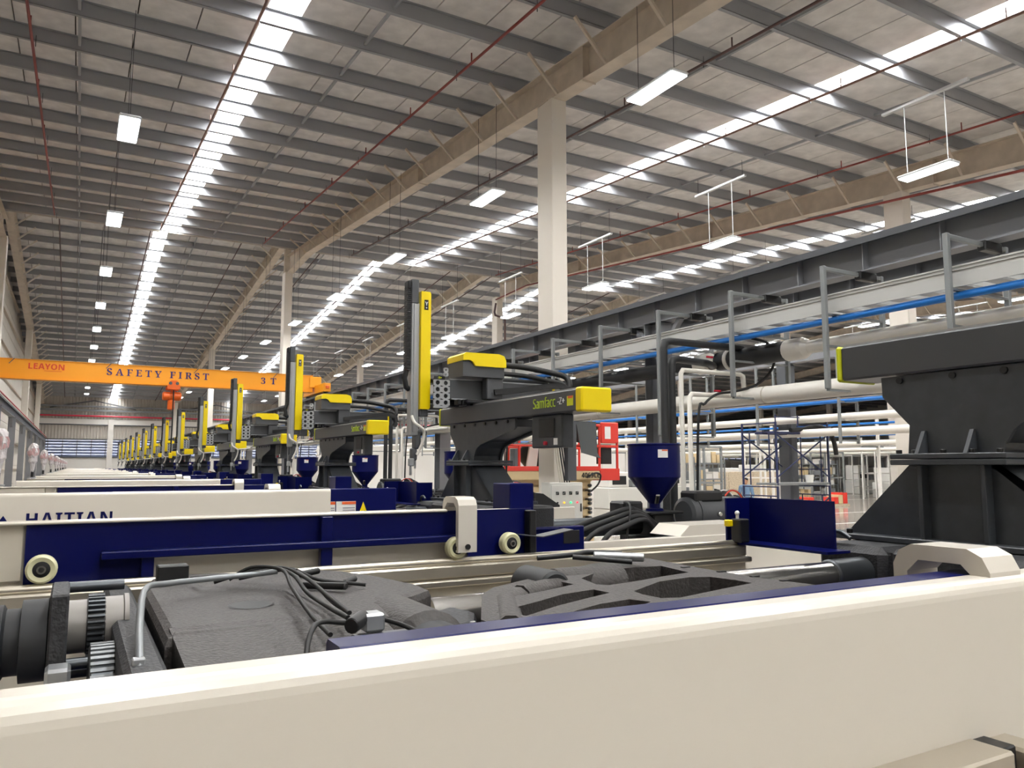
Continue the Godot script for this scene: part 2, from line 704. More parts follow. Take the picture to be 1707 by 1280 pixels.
# ---------------------------------------------------------------- columns and walls
func build_columns() -> void:
	var spots := [[1, 11.78, 9.05], [1, 33.35, 10.5], [1, 54.6, 10.05], [1, 75.5, 8.0],
		[2, 11.6, 9.05], [2, 33.2, 10.5], [2, 54.6, 10.05], [2, 75.5, 8.0]]
	for f in range(3, FRAMES.size()):
		for n in [11.6, 33.2, 54.6, 75.5]:
			spots.append([f, n, {11.6: 9.05, 33.2: 10.5, 54.6: 10.05, 75.5: 8.0}[n]])
	for n in [33.0, 53.0, 69.5]:
		spots.append([0, n, {33.0: 10.5, 53.0: 10.2, 69.5: 8.5}[n]])
	for s in spots:
		var f: int = s[0]
		var label: String = ["cream boxed wall column along the side wall", "cream boxed steel column rising beside the crane runway in line with the machine row", "cream boxed steel column in the second frame line past the runway", "cream boxed steel column in the distant part of the hall"][mini(f, 3)]
		var g: String = ["wall columns", "columns by the runway", "second line columns", "distant columns"][mini(f, 3)]
		var o := thing("column", label, "column", at(FRAMES[f] + 0.165, 0, s[1] + 0.265), g, "structure")
		var b := mb()
		b.box(Vector3(-0.165, 0, -0.265), Vector3(0.165, s[2] + 0.1, 0.265), 0.012)
		part(o, "casing", b, M.column)
		b = mb()
		b.box(Vector3(-0.17, s[2] + 0.1, -0.1), Vector3(0.17, s[2] + 0.13, 0.1))
		part(o, "cap_plate", b, M.rafter)
		if f == 1 and s[1] > 30.0 and s[1] < 40.0:
			b = mb()
			b.box(Vector3(-0.13, s[2] + 0.1, -0.2), Vector3(0.13, far_purlin(33.6) - 0.6, 0.0))
			part(o, "upper_stanchion", b, M.rafter)

func ridged(length: float, pitch := 0.25, deep := 0.04) -> Array:
	var p := []
	var x := 0.0
	while x < length:
		p.append([x, 0.0])
		p.append([x + pitch * 0.35, 0.0])
		p.append([x + pitch * 0.5, deep])
		p.append([x + pitch * 0.85, deep])
		x += pitch
	p.append([length, 0.0])
	return p

func build_walls() -> void:
	# side wall along the machine row
	var w := thing("wall_left", "beige sheet side wall with horizontal rails", "wall", Vector3.ZERO, "", "structure")
	var b := mb()
	b.box(at(X_LEFT - 0.3, -0.2, HALL_BACK - 0.3), at(X_LEFT - 0.04, 14.0, HALL_END + 0.3))
	part(w, "wall_core", b, M.wall)
	for k in 11:
		b = mb()
		b.box(at(X_LEFT - 0.04, 0.02 + k * 1.12, HALL_BACK), at(X_LEFT, 1.12 + k * 1.12, HALL_END), 0.008)
		part(w, "cladding_panel", b, M.wall)
	for k in 7:
		b = mb()
		b.box(at(X_LEFT, 2.0 + k * 1.5, HALL_BACK), at(X_LEFT + 0.12, 2.06 + k * 1.5, HALL_END))
		part(w, "girt", b, M.rafter)
	# end wall with its louvred window band
	var e := thing("wall_end", "end wall with ridged sheets, pale bands and rails", "wall", Vector3.ZERO, "", "structure")
	var N := HALL_END
	var X0 := X_LEFT - 0.3
	var X1 := X_FAR + 0.3
	b = mb()
	b.box(at(X0, -0.2, N), at(X1, 3.0, N + 0.3))
	part(e, "plinth_wall", b, M.white_wall)
	b = mb()
	b.box(at(X0, 4.6, N + 0.06), at(X1, 9.2, N + 0.3))
	part(e, "wall_core", b, M.sheet)
	for r in [[4.6, 5.9], [6.4, 7.05], [7.3, 8.6]]:
		b = mb()
		b.sheet(ridged(40.0), at(X_LEFT, r[0], N + 0.05), Vector3.RIGHT, Vector3.BACK, Vector3.UP * (r[1] - r[0]))
		part(e, "ridged_sheet", b, M.sheet)
	for r in [[5.9, 6.4, 0.1, "cream"], [4.52, 4.62, 0.14, "dark"], [2.94, 3.04, 0.14, "dark"], [5.84, 5.93, 0.14, "dark"]]:
		b = mb()
		b.box(at(X0, r[0], N - r[2]), at(X1, r[1], N + 0.1), 0.01)
		part(e, "band_beam", b, M.white_wall if r[3] == "cream" else M.runway_dark)
	for y in [7.1, 7.45, 6.62]:
		b = mb()
		b.box(at(X0, y, N - 0.3), at(X1, y + 0.14, N - 0.16), 0.01)
		part(e, "wall_rail", b, M.zinc)
	for k in 5:
		var cx := 1.2 + 10.35 * k
		for s in [-1.0, 1.0]:
			b = mb()
			b.bar(at(cx, 8.05, N - 0.2), at(cx + s * 3.4, 7.35, N - 0.2), 0.1, 0.1)
			part(e, "wind_brace", b, M.runway_dark)
		b = mb()
		b.box(at(cx + 1.2, 0, N - 0.25), at(cx + 1.65, 6.4, N), 0.01)
		part(e, "wall_post", b, M.white_wall)
	# windows: frames with louvre slats over the open sky
	for k in 9:
		var x0 := X_LEFT + k * 10.3
		var x1 := x0 + 10.1
		var win := thing("window_%d" % (k + 1), "wide louvred window band low in the end wall", "window", at(x0, 3.0, N), "end wall windows", "structure")
		var sh := at(x0, 3.0, N)
		for y in 6:
			b = mb(sh)
			b.box(at(x0, 3.04 + y * 0.25, N + 0.06), at(x1, 3.21 + y * 0.25, N + 0.14))
			part(win, "slat", b, M.louvre)
		for m in 10:
			b = mb(sh)
			b.box(at(x0 + m * 1.12, 3.0, N), at(x0 + m * 1.12 + 0.06, 4.55, N + 0.16))
			part(win, "mullion", b, M.runway_dark)
		b = mb(sh)
		b.box(at(x0, 3.02, N + 0.18), at(x1, 4.55, N + 0.19))
		part(win, "pane", b, M.window_glass)
		b = mb(sh)
		b.box(at(x1, 3.0, N), at(x1 + 0.2, 4.6, N + 0.3))
		part(win, "jamb", b, M.white_wall)
	# far side wall and the wall behind the camera
	var r := thing("wall_right", "white panelled wall at the far side of the hall", "wall", Vector3.ZERO, "", "structure")
	b = mb()
	b.box(at(X_FAR, -0.2, HALL_BACK - 0.3), at(X_FAR + 0.3, 14.0, HALL_END + 0.3))
	part(r, "wall_core", b, M.white_wall)
	for k in 19:
		b = mb()
		b.box(at(X_FAR - 0.06, 0, HALL_BACK + k * 5.0), at(X_FAR, 4.5, HALL_BACK + k * 5.0 + 4.9), 0.01)
		part(r, "wall_panel", b, M.white_wall)
	var q := thing("wall_back", "plain sheet wall closing the hall behind the machines", "wall", Vector3.ZERO, "", "structure")
	b = mb()
	b.box(at(X_LEFT - 0.3, -0.2, HALL_BACK - 0.3), at(X_FAR + 0.3, 9.5, HALL_BACK))
	part(q, "wall_core", b, M.white_wall)


# ---------------------------------------------------------------- lamps
func build_lamps() -> void:
	var rows := [0.5, 7.5, 14.4, 21.4, 28.35, 35.3]
	var first := true
	for i in rows.size():
		var x: float = rows[i]
		var last := 11 if i < 4 else 7
		for k in range(-3 if i < 3 else -1, last + 1):
			var n := 8.79 + 5.63 * k
			if n > HALL_END - 4.0:
				continue
			var y := 8.0
			var tops := near_purlin(n) if n < 31.8 else far_purlin(n)
			var nth: String = ORDINAL[last - k] + " from the end wall"
			var label: String = "white LED high-bay lamp on two cables over the machine row, %s" % nth if i == 0 else "white LED high-bay lamp on two rods beside the main rafter, %s" % nth if i == 1 else "white LED high-bay lamp on pale trunking, %s row past the runway, %s" % [ORDINAL[i - 2], nth.replace("the end wall", "its end")]
			var o := thing("high_bay_lamp", label, "lamp", at(x, y, n), ["lamps over the machine row", "lamps by the rafter", "lamps past the runway"][mini(i, 2)])
			var b := mb()
			b.box(Vector3(-0.17, 0.0, -0.56), Vector3(0.17, 0.05, 0.56), 0.02)
			b.box(Vector3(-0.06, 0.05, -0.4), Vector3(0.06, 0.09, 0.4), 0.01)
			part(o, "housing", b, M.lamp_body)
			b = mb()
			b.box(Vector3(-0.155, -0.025, -0.54), Vector3(0.155, -0.001, 0.54), 0.012)
			part(o, "diffuser", b, M.lamp_glow)
			var hang := tops - y if i < 2 else 1.5
			for s in [-1.0, 1.0]:
				b = mb()
				b.rod(Vector3(0, 0.09, s * 0.42), Vector3(0, hang, s * 0.42), 0.005 if i < 2 else 0.011, 6)
				part(o, "hanger", b, M.cable if i < 2 else M.lamp_body)
			if i >= 2:
				b = mb()
				b.box(Vector3(-0.04, hang, -0.9), Vector3(0.04, hang + 0.05, 0.9))
				part(o, "trunking", b, M.lamp_body)
				for s in [-1.0, 1.0]:
					b = mb()
					b.rod(Vector3(0, hang + 0.05, s * 0.8), Vector3(0, tops - y, s * 0.8), 0.006, 5)
					part(o, "drop_wire", b, M.cable)
			var l := AreaLight3D.new()
			l.name = "lamp_light"
			l.area_size = Vector2(0.31, 1.08)
			l.light_energy = 11.0
			l.light_color = Color(1.0, 0.99, 0.975)
			l.shadow_enabled = true
			l.area_range = 60.0
			l.area_attenuation = 2.0
			l.position = Vector3(0, -0.04, 0)
			l.rotation = Vector3(-PI / 2, 0, 0)
			o.add_child(l, true)


# ---------------------------------------------------------------- crane runways
func runway(x: float, y: float, n0: float, n1: float, label: String, drop := true, half := 0.2) -> void:
	var o := thing("crane_runway", label, "crane runway", at(x, 0, n0))
	var sh := at(x, 0, n0)
	var b := mb(sh)
	b.box(at(x - half, y - 0.02, n0), at(x + half, y, n1))
	b.box(at(x - half, y - 0.07, n0), at(x - half + 0.01, y - 0.02, n1))
	b.box(at(x + half - 0.01, y - 0.07, n0), at(x + half, y - 0.02, n1))
	part(o, "top_channel", b, M.runway_dark)
	b = mb(sh)
	b.box(at(x - 0.006, y - 0.325, n0), at(x + 0.006, y - 0.02, n1))
	part(o, "web", b, M.runway)
	b = mb(sh)
	b.box(at(x - 0.1, y - 0.34, n0), at(x + 0.1, y - 0.325, n1))
	part(o, "bottom_flange", b, M.runway)
	b = mb(sh)
	b.box(at(x - 0.03, y, n0), at(x + 0.03, y + 0.04, n1))
	part(o, "crane_rail", b, M.dark_steel)
	var st := mb()
	st.box(Vector3(-0.1, -0.325, -0.006), Vector3(0.1, -0.02, 0.006))
	var stm := st.mesh()
	var n := n0 + 0.15
	while n < n1:
		part(o, "stiffener", stm, M.runway, at(0, y, n - n0))
		n += 0.85
	if not drop:
		return
	n = n0 + fposmod(8.6 - n0, 7.55)
	while n < n1:
		b = mb(sh)
		b.box(at(x - 0.13, 0, n - 0.15), at(x + 0.13, y - 0.335, n - 0.135))
		b.box(at(x - 0.13, 0, n + 0.135), at(x + 0.13, y - 0.335, n + 0.15))
		b.box(at(x - 0.008, 0, n - 0.135), at(x + 0.008, y - 0.335, n + 0.135))
		b.box(at(x - 0.18, 0, n - 0.2), at(x + 0.18, 0.03, n + 0.2))
		b.box(at(x - 0.16, y - 0.335, n - 0.2), at(x + 0.16, y - 0.34, n + 0.2))
		var c := part(o, "support_column", b, M.runway)
		for s in [-1.0, 1.0]:
			b = mb(sh)
			b.bar(at(x, y - 0.75, n + s * 0.13), at(x, y - 0.33, n + s * 0.5), 0.08, 0.06)
			part(c, "knee_brace", b, M.runway)
		n += 7.55

func build_runways() -> void:
	runway(7.28, 4.6, HALL_BACK, HALL_END - 0.5, "grey steel crane runway beam on posts with pipe racks hung from it")
	runway(8.2, 4.55, HALL_BACK, HALL_END - 0.5, "second grey runway beam running close behind the one with the pipe racks", false)
	runway(-2.43, 4.6, HALL_BACK, HALL_END - 0.5, "grey crane runway on posts along the side wall", true, 0.14)
	var o := thing("conduit", "thin red conduit along the top of the side wall runway", "conduit", at(-2.26, 4.64, 0))
	var b := mb()
	b.tube([at(0, 0, HALL_BACK), at(0, 0, HALL_END - 1.0)], 0.025, 6)
	part(o, "pipe_run", b, M.crimson)
	o = thing("crane_runway", "grey crane runway far across the hall beside the scaffold", "crane runway", at(17.0, 0, 0))
	b = mb()
	b.box(at(-0.15, 5.0, HALL_BACK + 0.5), at(0.15, 5.35, HALL_END - 0.5))
	part(o, "runway_beam", b, M.runway)
	for n in [-0.4, 14.75, 29.9, 45.05, 60.2]:
		b = mb()
		b.box(at(-0.16, 0, n - 0.22), at(0.16, 5.0, n + 0.22), 0.05)
		part(o, "support_column", b, M.runway_dark)


# ---------------------------------------------------------------- overhead crane
func build_crane() -> void:
	var n0 := 26.5
	var o := thing("overhead_crane", "orange overhead crane girder with navy lettering spanning the machine row", "crane", at(2.3, 4.64, n0))
	var sh := at(2.3, 4.64, n0)
	var b := mb(sh)
	b.box(at(-2.3, 4.76, n0), at(7.02, 5.31, n0 + 0.3), 0.01)
	part(o, "girder", b, M.orange)
	b = mb(sh)
	b.box(at(-2.3, 4.735, n0 - 0.05), at(7.02, 4.76, n0 + 0.35))
	b.box(at(-2.3, 5.31, n0 - 0.02), at(7.02, 5.326, n0 + 0.32))
	part(o, "girder_flange", b, M.orange)
	for x in [7.2, -2.43]:
		b = mb(sh)
		b.box(at(x - 0.12, 4.68, n0 - 1.15), at(x + 0.12, 4.97, n0 + 1.5), 0.01)
		var t := part(o, "end_truck", b, M.orange)
		b = mb(sh)
		b.box(at(x - 0.3, 4.9, n0 - 0.04), at(x + 0.1, 5.28, n0 + 0.36), 0.01)
		part(t, "gusset_box", b, M.orange)
		for n in [n0 - 0.95, n0 + 1.3]:
			b = mb(sh)
			b.rod(at(x - 0.07, 4.74, n), at(x + 0.07, 4.74, n), 0.1, 14)
			part(t, "wheel", b, M.dark_steel)
		b = mb(sh)
		b.box(at(x - 0.06, 4.78, n0 - 1.19), at(x + 0.06, 4.88, n0 - 1.15), 0.01)
		part(t, "buffer", b, M.hoist_orange)
	var z := -n0 + 0.006
	words(o, "safety_lettering", "SAFETY FIRST", 0.21, M.violet, Transform3D(Basis.IDENTITY, Vector3(2.16, 5.08, z) - sh), true, true, 1.0, 17.0)
	words(o, "capacity_lettering", "3 T", 0.21, M.violet, Transform3D(Basis.IDENTITY, Vector3(5.52, 5.05, z) - sh), true, true, 1.0, 8.0)
	words(o, "maker_lettering", "LEAYON", 0.17, M.red_letter, Transform3D(Basis.IDENTITY, Vector3(-0.89, 5.13, z) - sh), false, true, 1.05)
	b = mb(sh)
	b.box(at(-0.95, 5.0, n0 - 0.005), at(-0.5, 5.012, n0))
	part(o, "lettering_underline", b, M.red_letter)
	for k in 4:
		var x := -1.7 + 2.5 * k
		b = mb(sh)
		b.bar(at(x, 5.33, n0 - 0.03), at(x - 0.13, 5.17, n0 - 0.03), 0.02, 0.02)
		part(o, "cable_clip", b, M.dark_steel)
	# hoist on its trolley
	var hx := 2.57
	var nm := n0 + 0.15
	var h := thing("hoist", "red-orange electric hoist under the orange crane girder", "hoist", at(hx, 4.0, nm))
	sh = at(hx, 4.0, nm)
	for n in [nm - 0.26, nm + 0.24]:
		b = mb(sh)
		b.prism([[-0.17, 4.62], [0.21, 4.62], [0.21, 4.72], [0.11, 4.9], [-0.07, 4.9], [-0.17, 4.72]], at(hx, 0, n), Vector3.RIGHT, Vector3.UP, at(0, 0, 0.025))
		var pl := part(h, "trolley_plate", b, M.hoist_orange)
		for s in [-0.08, 0.12]:
			b = mb(sh)
			b.rod(at(hx + s, 4.81, n - 0.02), at(hx + s, 4.81, n + 0.04), 0.05, 12)
			part(pl, "trolley_wheel", b, M.dark_steel)
	b = mb(sh)
	b.lathe(at(hx - 0.28, 4.42, nm), Vector3.RIGHT, [[0, 0], [0.11, 0], [0.14, 0.03], [0.14, 0.21], [0.122, 0.22], [0.122, 0.32], [0.14, 0.33], [0.14, 0.5], [0.11, 0.55], [0, 0.55]], 18)
	part(h, "drum_housing", b, M.hoist_orange)
	b = mb(sh)
	b.box(at(hx - 0.05, 4.54, nm - 0.07), at(hx + 0.08, 4.66, nm + 0.07))
	part(h, "hanger_block", b, M.hoist_orange)
	b = mb(sh)
	b.lathe(at(hx - 0.02, 3.98, nm), Vector3.UP, [[0, 0], [0.085, 0], [0.105, 0.03], [0.105, 0.28], [0.075, 0.32], [0, 0.32]], 16)
	part(h, "chain_bucket", b, M.hoist_orange)
	b = mb(sh)
	b.tube([at(hx + 0.03, 4.6, nm - 0.17), at(hx + 0.03, 3.75, nm - 0.18), at(hx + 0.02, 2.6, nm - 0.17)], 0.022, 6)
	part(h, "chain", b, M.black)
	b = mb(sh)
	b.box(at(hx - 0.03, 2.45, nm - 0.21), at(hx + 0.07, 2.62, nm - 0.13), 0.015)
	part(h, "pendant_control", b, M.yellow)


# ---------------------------------------------------------------- pipes and racks
func pipe(called: String, label: String, category: String, pts: Array, r: float, m: Material, seg := 12, group := "") -> Node3D:
	var o := thing(called, label, category, pts[0], group)
	var b := mb(pts[0])
	if category == "hose":
		b.hose(pts, r, seg)
	else:
		b.tube(pts, r, seg)
	part(o, "pipe_run", b, m)
	return o

func build_services() -> void:
	# sprinkler pipes under the roof
	var k := 0
	for f in [[-1.1, "red"], [6.1, "red"], [2.33, "brown"], [9.7, "dark red"], [16.6, "red"], [12.6, "brown"], [19.0, "red"], [26.9, "red"]]:
		var x: float = f[0]
		var m: Material = M.red_pipe if f[1] == "red" else M.old_pipe if f[1] == "dark red" else M.brown_pipe
		var spot: String = {-1.1: "nearest the side wall", 6.1: "just before the main rafter", 2.33: "along the skylight over the machines", 9.7: "a little past the main rafter", 16.6: "before the second rafter", 12.6: "along the second skylight", 19.0: "past the second rafter", 26.9: "before the third rafter"}[x]
		spot = spot.replace("nearest", "beside")
		var o := thing("sprinkler_pipe", "%s sprinkler pipe under the roof %s" % [f[1], spot], "sprinkler pipe", at(x, near_purlin(HALL_BACK), HALL_BACK))
		var sh := o.position
		var b := mb(sh)
		b.tube([at(x, near_purlin(HALL_BACK) - 0.08, HALL_BACK), at(x, near_purlin(31.0) - 0.08, 31.0)], 0.026, 8)
		part(o, "pipe_run", b, m)
		b = mb(sh)
		b.tube([at(x, far_purlin(33.5) - 0.12, 33.5), at(x, far_purlin(HALL_END - 1.0) - 0.12, HALL_END - 1.0)], 0.028, 6)
		part(o, "pipe_run", b, M.old_pipe)
		var n := 31.5 - 20.5 * 1.53
		while n < 31.0:
			b = mb(sh)
			b.rod(at(x, near_purlin(n) - 0.06, n), at(x, near_purlin(n) + 0.12, n), 0.014, 6)
			part(o, "sprinkler_head", b, m)
			n += 3.06 if x > 15.0 else 1.53 * 2.0
		n = 31.5 - 20.0 * 1.53
		while n < 31.6:
			b = mb(sh)
			b.bar(at(x + 0.05, near_purlin(n) - 0.12, n), at(x + 0.05, near_purlin(n) + 0.1, n), 0.012, 0.012)
			part(o, "pipe_hanger", b, M.dark_steel)
			n += 3.06
		k += 1
	pipe("sprinkler_main", "red sprinkler main along the second rafter's lower flange", "sprinkler pipe", [at(17.68, 6.82, HALL_BACK), at(17.68, 10.48, 30.0), at(17.68, 10.38, 33.0)], 0.035, M.red_pipe, 8)
	pipe("sprinkler_main", "red pipe running across the end wall", "sprinkler pipe", [at(X_LEFT, 6.6, HALL_END - 1.2), at(60.0, 6.6, HALL_END - 1.2)], 0.07, M.crimson, 8)
	pipe("sprinkler_main", "dark red pipe stepping down the second line column behind the yellow robot arm", "sprinkler pipe", [at(17.68, 10.2, 33.0), at(17.6, 9.75, 33.0), at(17.65, 9.6, 33.0), at(18.2, 9.5, 33.05), at(18.25, 9.35, 33.1), at(18.25, 0.0, 33.1)], 0.05, M.old_pipe, 8)
	# pipe racks hung from the runway
	var xs := 6.6
	for i in 24:
		var n := 3.9 - 3 * 1.294 + 1.294 * i
		var o := thing("pipe_rack", "grey hanger frame clamped under the crane runway carrying tray and pipes", "pipe rack", at(xs, 2.5, n), "hanger frames under the runway")
		var sh := at(xs, 2.5, n)
		var low: float = [3.0, 2.6, 2.98][(i + 1) % 3]
		var b := mb(sh)
		b.box(at(xs - 0.025, low, n - 0.025), at(xs + 0.025, 4.25, n + 0.025), 0.006)
		part(o, "front_post", b, M.grey_post)
		b = mb(sh)
		b.box(at(7.5, low, n - 0.025), at(7.55, 4.25, n + 0.025), 0.006)
		part(o, "rear_post", b, M.grey_post)
		b = mb(sh)
		b.box(at(xs, 4.2, n - 0.02), at(7.52, 4.245, n + 0.02), 0.006)
		part(o, "top_bar", b, M.grey_post)
		b = mb(sh)
		b.box(at(7.14, 4.17, n - 0.04), at(7.42, 4.262, n + 0.04), 0.01)
		part(o, "beam_clamp", b, M.black)
		for y in [3.76, 3.43, 2.93, low]:
			if y < low:
				continue
			b = mb(sh)
			b.box(at(xs, y - 0.02, n - 0.02), at(7.52, y, n + 0.02))
			part(o, "cross_bar", b, M.grey_post)
	# cable tray
	var n0 := HALL_BACK
	var n1 := 40.0
	var t := thing("cable_tray", "long pale metal cable tray with rungs on the runway racks", "cable tray", at(6.7, 3.77, 0))
	var ts := at(6.7, 3.77, 0)
	for x in [6.68, 7.1]:
		var b := mb(ts)
		b.box(at(x, 3.77, n0), at(x + 0.015, 3.96, n1))
		b.box(at(x - 0.012, 3.945, n0), at(x + 0.027, 3.96, n1))
		b.box(at(x - 0.012, 3.915, n0), at(x + 0.027, 3.925, n1))
		part(t, "side_rail", b, M.tray)
	var rg := mb()
	rg.box(Vector3(6.695, 3.78, -0.07) - ts, Vector3(7.1, 3.8, 0.07) - ts)
	var rm := rg.mesh()
	var n := n0
	while n < n1:
		part(t, "rung", rm, M.tray, at(0, 0, n))
		n += 0.3
	# pipes on the racks
	pipe("air_pipe", "bright blue compressed air pipe along the cable tray", "pipe", [at(6.75, 3.705, n0), at(6.75, 3.705, n1)], 0.036, M.blue_pipe)
	var p := pipe("water_pipe", "upper white water pipe on the runway racks ending at a black sleeve", "pipe", [at(7.0, 3.51, n0), at(7.0, 3.51, 5.9)], 0.075, M.white_pipe, 16)
	var b := mb(at(7.0, 3.51, n0))
	b.lathe(at(7.0, 3.51, 5.72), at(0, 0, 1), [[0.075, 0], [0.11, 0.06], [0.125, 0.1], [0.125, 0.3], [0.1, 0.34]], 16)
	part(p, "reducer", b, M.white_pipe)
	p = pipe("lagged_pipe", "thick black lagged pipe between white fittings on the runway racks", "pipe", [at(7.0, 3.51, 6.02), at(7.0, 3.51, 7.1)], 0.115, M.lagging, 18)
	b = mb(at(7.0, 3.51, 6.02))
	b.rod(at(7.0, 3.51, 6.88), at(7.0, 3.51, 6.93), 0.13, 18)
	part(p, "collar", b, M.white_pipe)
	b = mb(at(7.0, 3.51, 6.02))
	b.lathe(at(7.0, 3.51, 7.1), at(0, 0, 1), [[0, 0], [0.09, 0], [0.09, 0.14], [0.13, 0.16], [0.13, 0.36], [0.1, 0.4], [0, 0.4]], 16)
	part(p, "end_fitting", b, M.white_pipe)
	pipe("lagged_pipe", "long black lagged pipe continuing down the racks past the drop pipes", "pipe", [at(7.0, 3.51, 7.5), at(7.0, 3.51, n1)], 0.1, M.lagging, 14)
	p = pipe("water_pipe", "lower thick white water pipe on the runway racks", "pipe", [at(7.0, 3.03, n0), at(7.0, 3.03, n1)], 0.1, M.white_pipe, 16)
	for nn in [4.2, 6.35, 9.6, 12.8]:
		b = mb(at(7.0, 3.03, n0))
		b.rod(at(7.0, 3.03, nn), at(7.0, 3.03, nn + 0.012), 0.106, 16)
		part(p, "coupling_ring", b, M.cream_plain)
	# drops to each machine
	for i in 7:
		var d := PITCH * i
		var which := "behind the second machine" if i == 0 else "to the machine row farther down the racks"
		var g := "" if i == 0 else "drop pipes farther down"
		var dn := 6.7 + d
		pipe("drop_pipe", "taller black lagged drop pipe %s" % which, "pipe", [at(7.0, 3.5, dn), at(7.0, 3.58, dn), at(6.97, 3.61, dn), at(6.92, 3.62, dn), at(5.84, 3.62, dn), at(5.77, 3.6, dn), at(5.75, 3.53, dn), at(5.75, 0.9, dn)], 0.043, M.lagging, 12, g)
		pipe("drop_pipe", "shorter black lagged drop pipe %s" % which, "pipe", [at(7.0, 3.46, dn + 0.55), at(6.8, 3.43, dn + 0.3), at(6.5, 3.42, dn + 0.1), at(5.95, 3.42, dn), at(5.88, 3.4, dn), at(5.86, 3.33, dn), at(5.86, 0.9, dn)], 0.043, M.lagging, 12, g)
		pipe("drop_pipe", "taller white drop pipe %s" % which, "pipe", [at(7.0, 3.05, dn), at(6.98, 3.28, dn), at(6.93, 3.3, dn), at(6.03, 3.3, dn), at(6.0, 3.26, dn), at(6.0, 0.9, dn)], 0.027, M.white_pipe, 10, g)
		pipe("drop_pipe", "shorter white drop pipe %s" % which, "pipe", [at(6.95, 3.03, dn), at(6.16, 3.03, dn), at(6.12, 2.99, dn), at(6.12, 0.9, dn)], 0.027, M.white_pipe, 10, g)
		var hose := pipe("air_hose", "black air hose curling down %s" % which, "hose", [at(6.78, 3.68, dn - 0.35), at(6.95, 3.64, dn - 0.4), at(7.15, 3.55, dn - 0.35), at(7.2, 3.35, dn - 0.25), at(7.05, 3.17, dn - 0.15), at(6.75, 3.08, dn - 0.06), at(6.5, 3.04, dn - 0.06), at(6.3, 2.92, dn - 0.06), at(6.2, 2.72, dn - 0.05), at(6.18, 1.0, dn)], 0.016, M.rubber, 8, g)
		for q in [at(6.5, 3.075, dn - 0.06), at(6.45, 3.48, dn)]:
			b = mb(hose.position)
			b.box(q - Vector3(0.05, 0.012, 0.012), q + Vector3(0.05, 0.012, 0.012), 0.005)
			part(hose, "valve_lever", b, M.crimson)
	# second run of services across the hall
	pipe("air_pipe", "distant blue pipe on the racks beyond the hopper", "pipe", [at(16.35, 3.8, HALL_BACK), at(16.35, 3.8, 60.0)], 0.05, M.blue_pipe, 8)
	var tr := thing("cable_tray", "distant pale cable tray above the scaffold", "cable tray", at(16.5, 3.88, 0))
	b = mb(at(16.5, 3.88, 0))
	b.box(at(16.3, 3.88, HALL_BACK), at(16.32, 4.05, 60.0))
	b.box(at(16.3, 3.88, HALL_BACK), at(16.75, 3.9, 60.0))
	part(tr, "tray_channel", b, M.tray)
	pipe("water_pipe", "distant white pipe, higher of two beyond the hopper", "pipe", [at(16.35, 3.4, HALL_BACK), at(16.35, 3.4, 60.0)], 0.1, M.white_pipe, 10)
	pipe("water_pipe", "distant white pipe, lower of two beyond the hopper", "pipe", [at(16.35, 3.045, HALL_BACK), at(16.35, 3.045, 60.0)], 0.1, M.white_pipe, 10)
	for i in 16:
		var nn := 2.0 + 2.6 * i
		var o := thing("pipe_rack", "thin grey hanger frame under the distant pipe run", "pipe rack", at(16.1, 2.7, nn), "distant hanger frames")
		var sh := at(16.1, 2.7, nn)
		b = mb(sh)
		b.box(at(16.1, 2.75, nn - 0.03), at(16.15, 4.9, nn + 0.03))
		part(o, "front_post", b, M.grey_post)
		b = mb(sh)
		b.box(at(16.77, 2.75, nn - 0.03), at(16.82, 4.9, nn + 0.03))
		part(o, "rear_post", b, M.grey_post)
		for y in [2.8, 3.3, 3.75]:
			b = mb(sh)
			b.box(at(16.1, y, nn - 0.02), at(16.77, y + 0.04, nn + 0.02))
			part(o, "cross_bar", b, M.grey_post)


# ---------------------------------------------------------------- injection moulding machines
# local frame: x along the machine, n away from the aisle side, floor at 0
func roller(parent: Node, x: float, y: float, n: float) -> void:
	var b := mb()
	b.lathe(at(x, y, n - 0.022), at(0, 0, 1), [[0.022, 0.004], [0.034, 0.0], [0.04, 0.008], [0.04, 0.036], [0.034, 0.044], [0.022, 0.044]], 28)
	var r := part(parent, "roller", b, M.nylon)
	b = mb()
	b.lathe(at(x, y, n - 0.02), at(0, 0, 1), [[0, -0.006], [0.008, -0.006], [0.012, 0.0], [0.023, 0.002], [0.023, 0.04], [0, 0.04]], 20)
	part(r, "bearing", b, M.black)
	b = mb()
	b.lathe(at(x, y, n - 0.028), at(0, 0, 1), [[0.007, 0.0], [0.012, 0.0], [0.012, 0.006], [0.007, 0.006]], 16)
	part(r, "axle_ring", b, M.steel)

func door_bracket(parent: Node, x0: float, x1: float, n_in: float, n_out: float, low: float, top: float) -> void:
	# an inverted U that carries the door over its own edge
	var s := signf(n_out - n_in)
	var t := 0.022
	var outer := [[n_in, low], [n_in, top - 0.03], [n_in + s * 0.01, top - 0.01], [n_in + s * 0.03, top], [n_out - s * 0.03, top], [n_out - s * 0.01, top - 0.01], [n_out, top - 0.03], [n_out, top - 0.1],
		[n_out - s * t, top - 0.1], [n_out - s * t, top - 0.04], [n_out - s * 0.04, top - t], [n_in + s * 0.04, top - t], [n_in + s * t, top - 0.04], [n_in + s * t, low]]
	var poly := []
	for q in outer:
		poly.append([q[0], q[1]])
	var b := mb()
	b.prism(poly, Vector3(x0, 0, 0), Vector3.FORWARD, Vector3.UP, Vector3(x1 - x0, 0, 0))
	var o := part(parent, "door_bracket", b, M.cream)
	b = mb()
	b.rod(at((x0 + x1) / 2.0, low + 0.02, n_in - 0.006), at((x0 + x1) / 2.0, low + 0.02, n_in + 0.002), 0.01, 14)
	part(o, "axle_bolt", b, M.black)

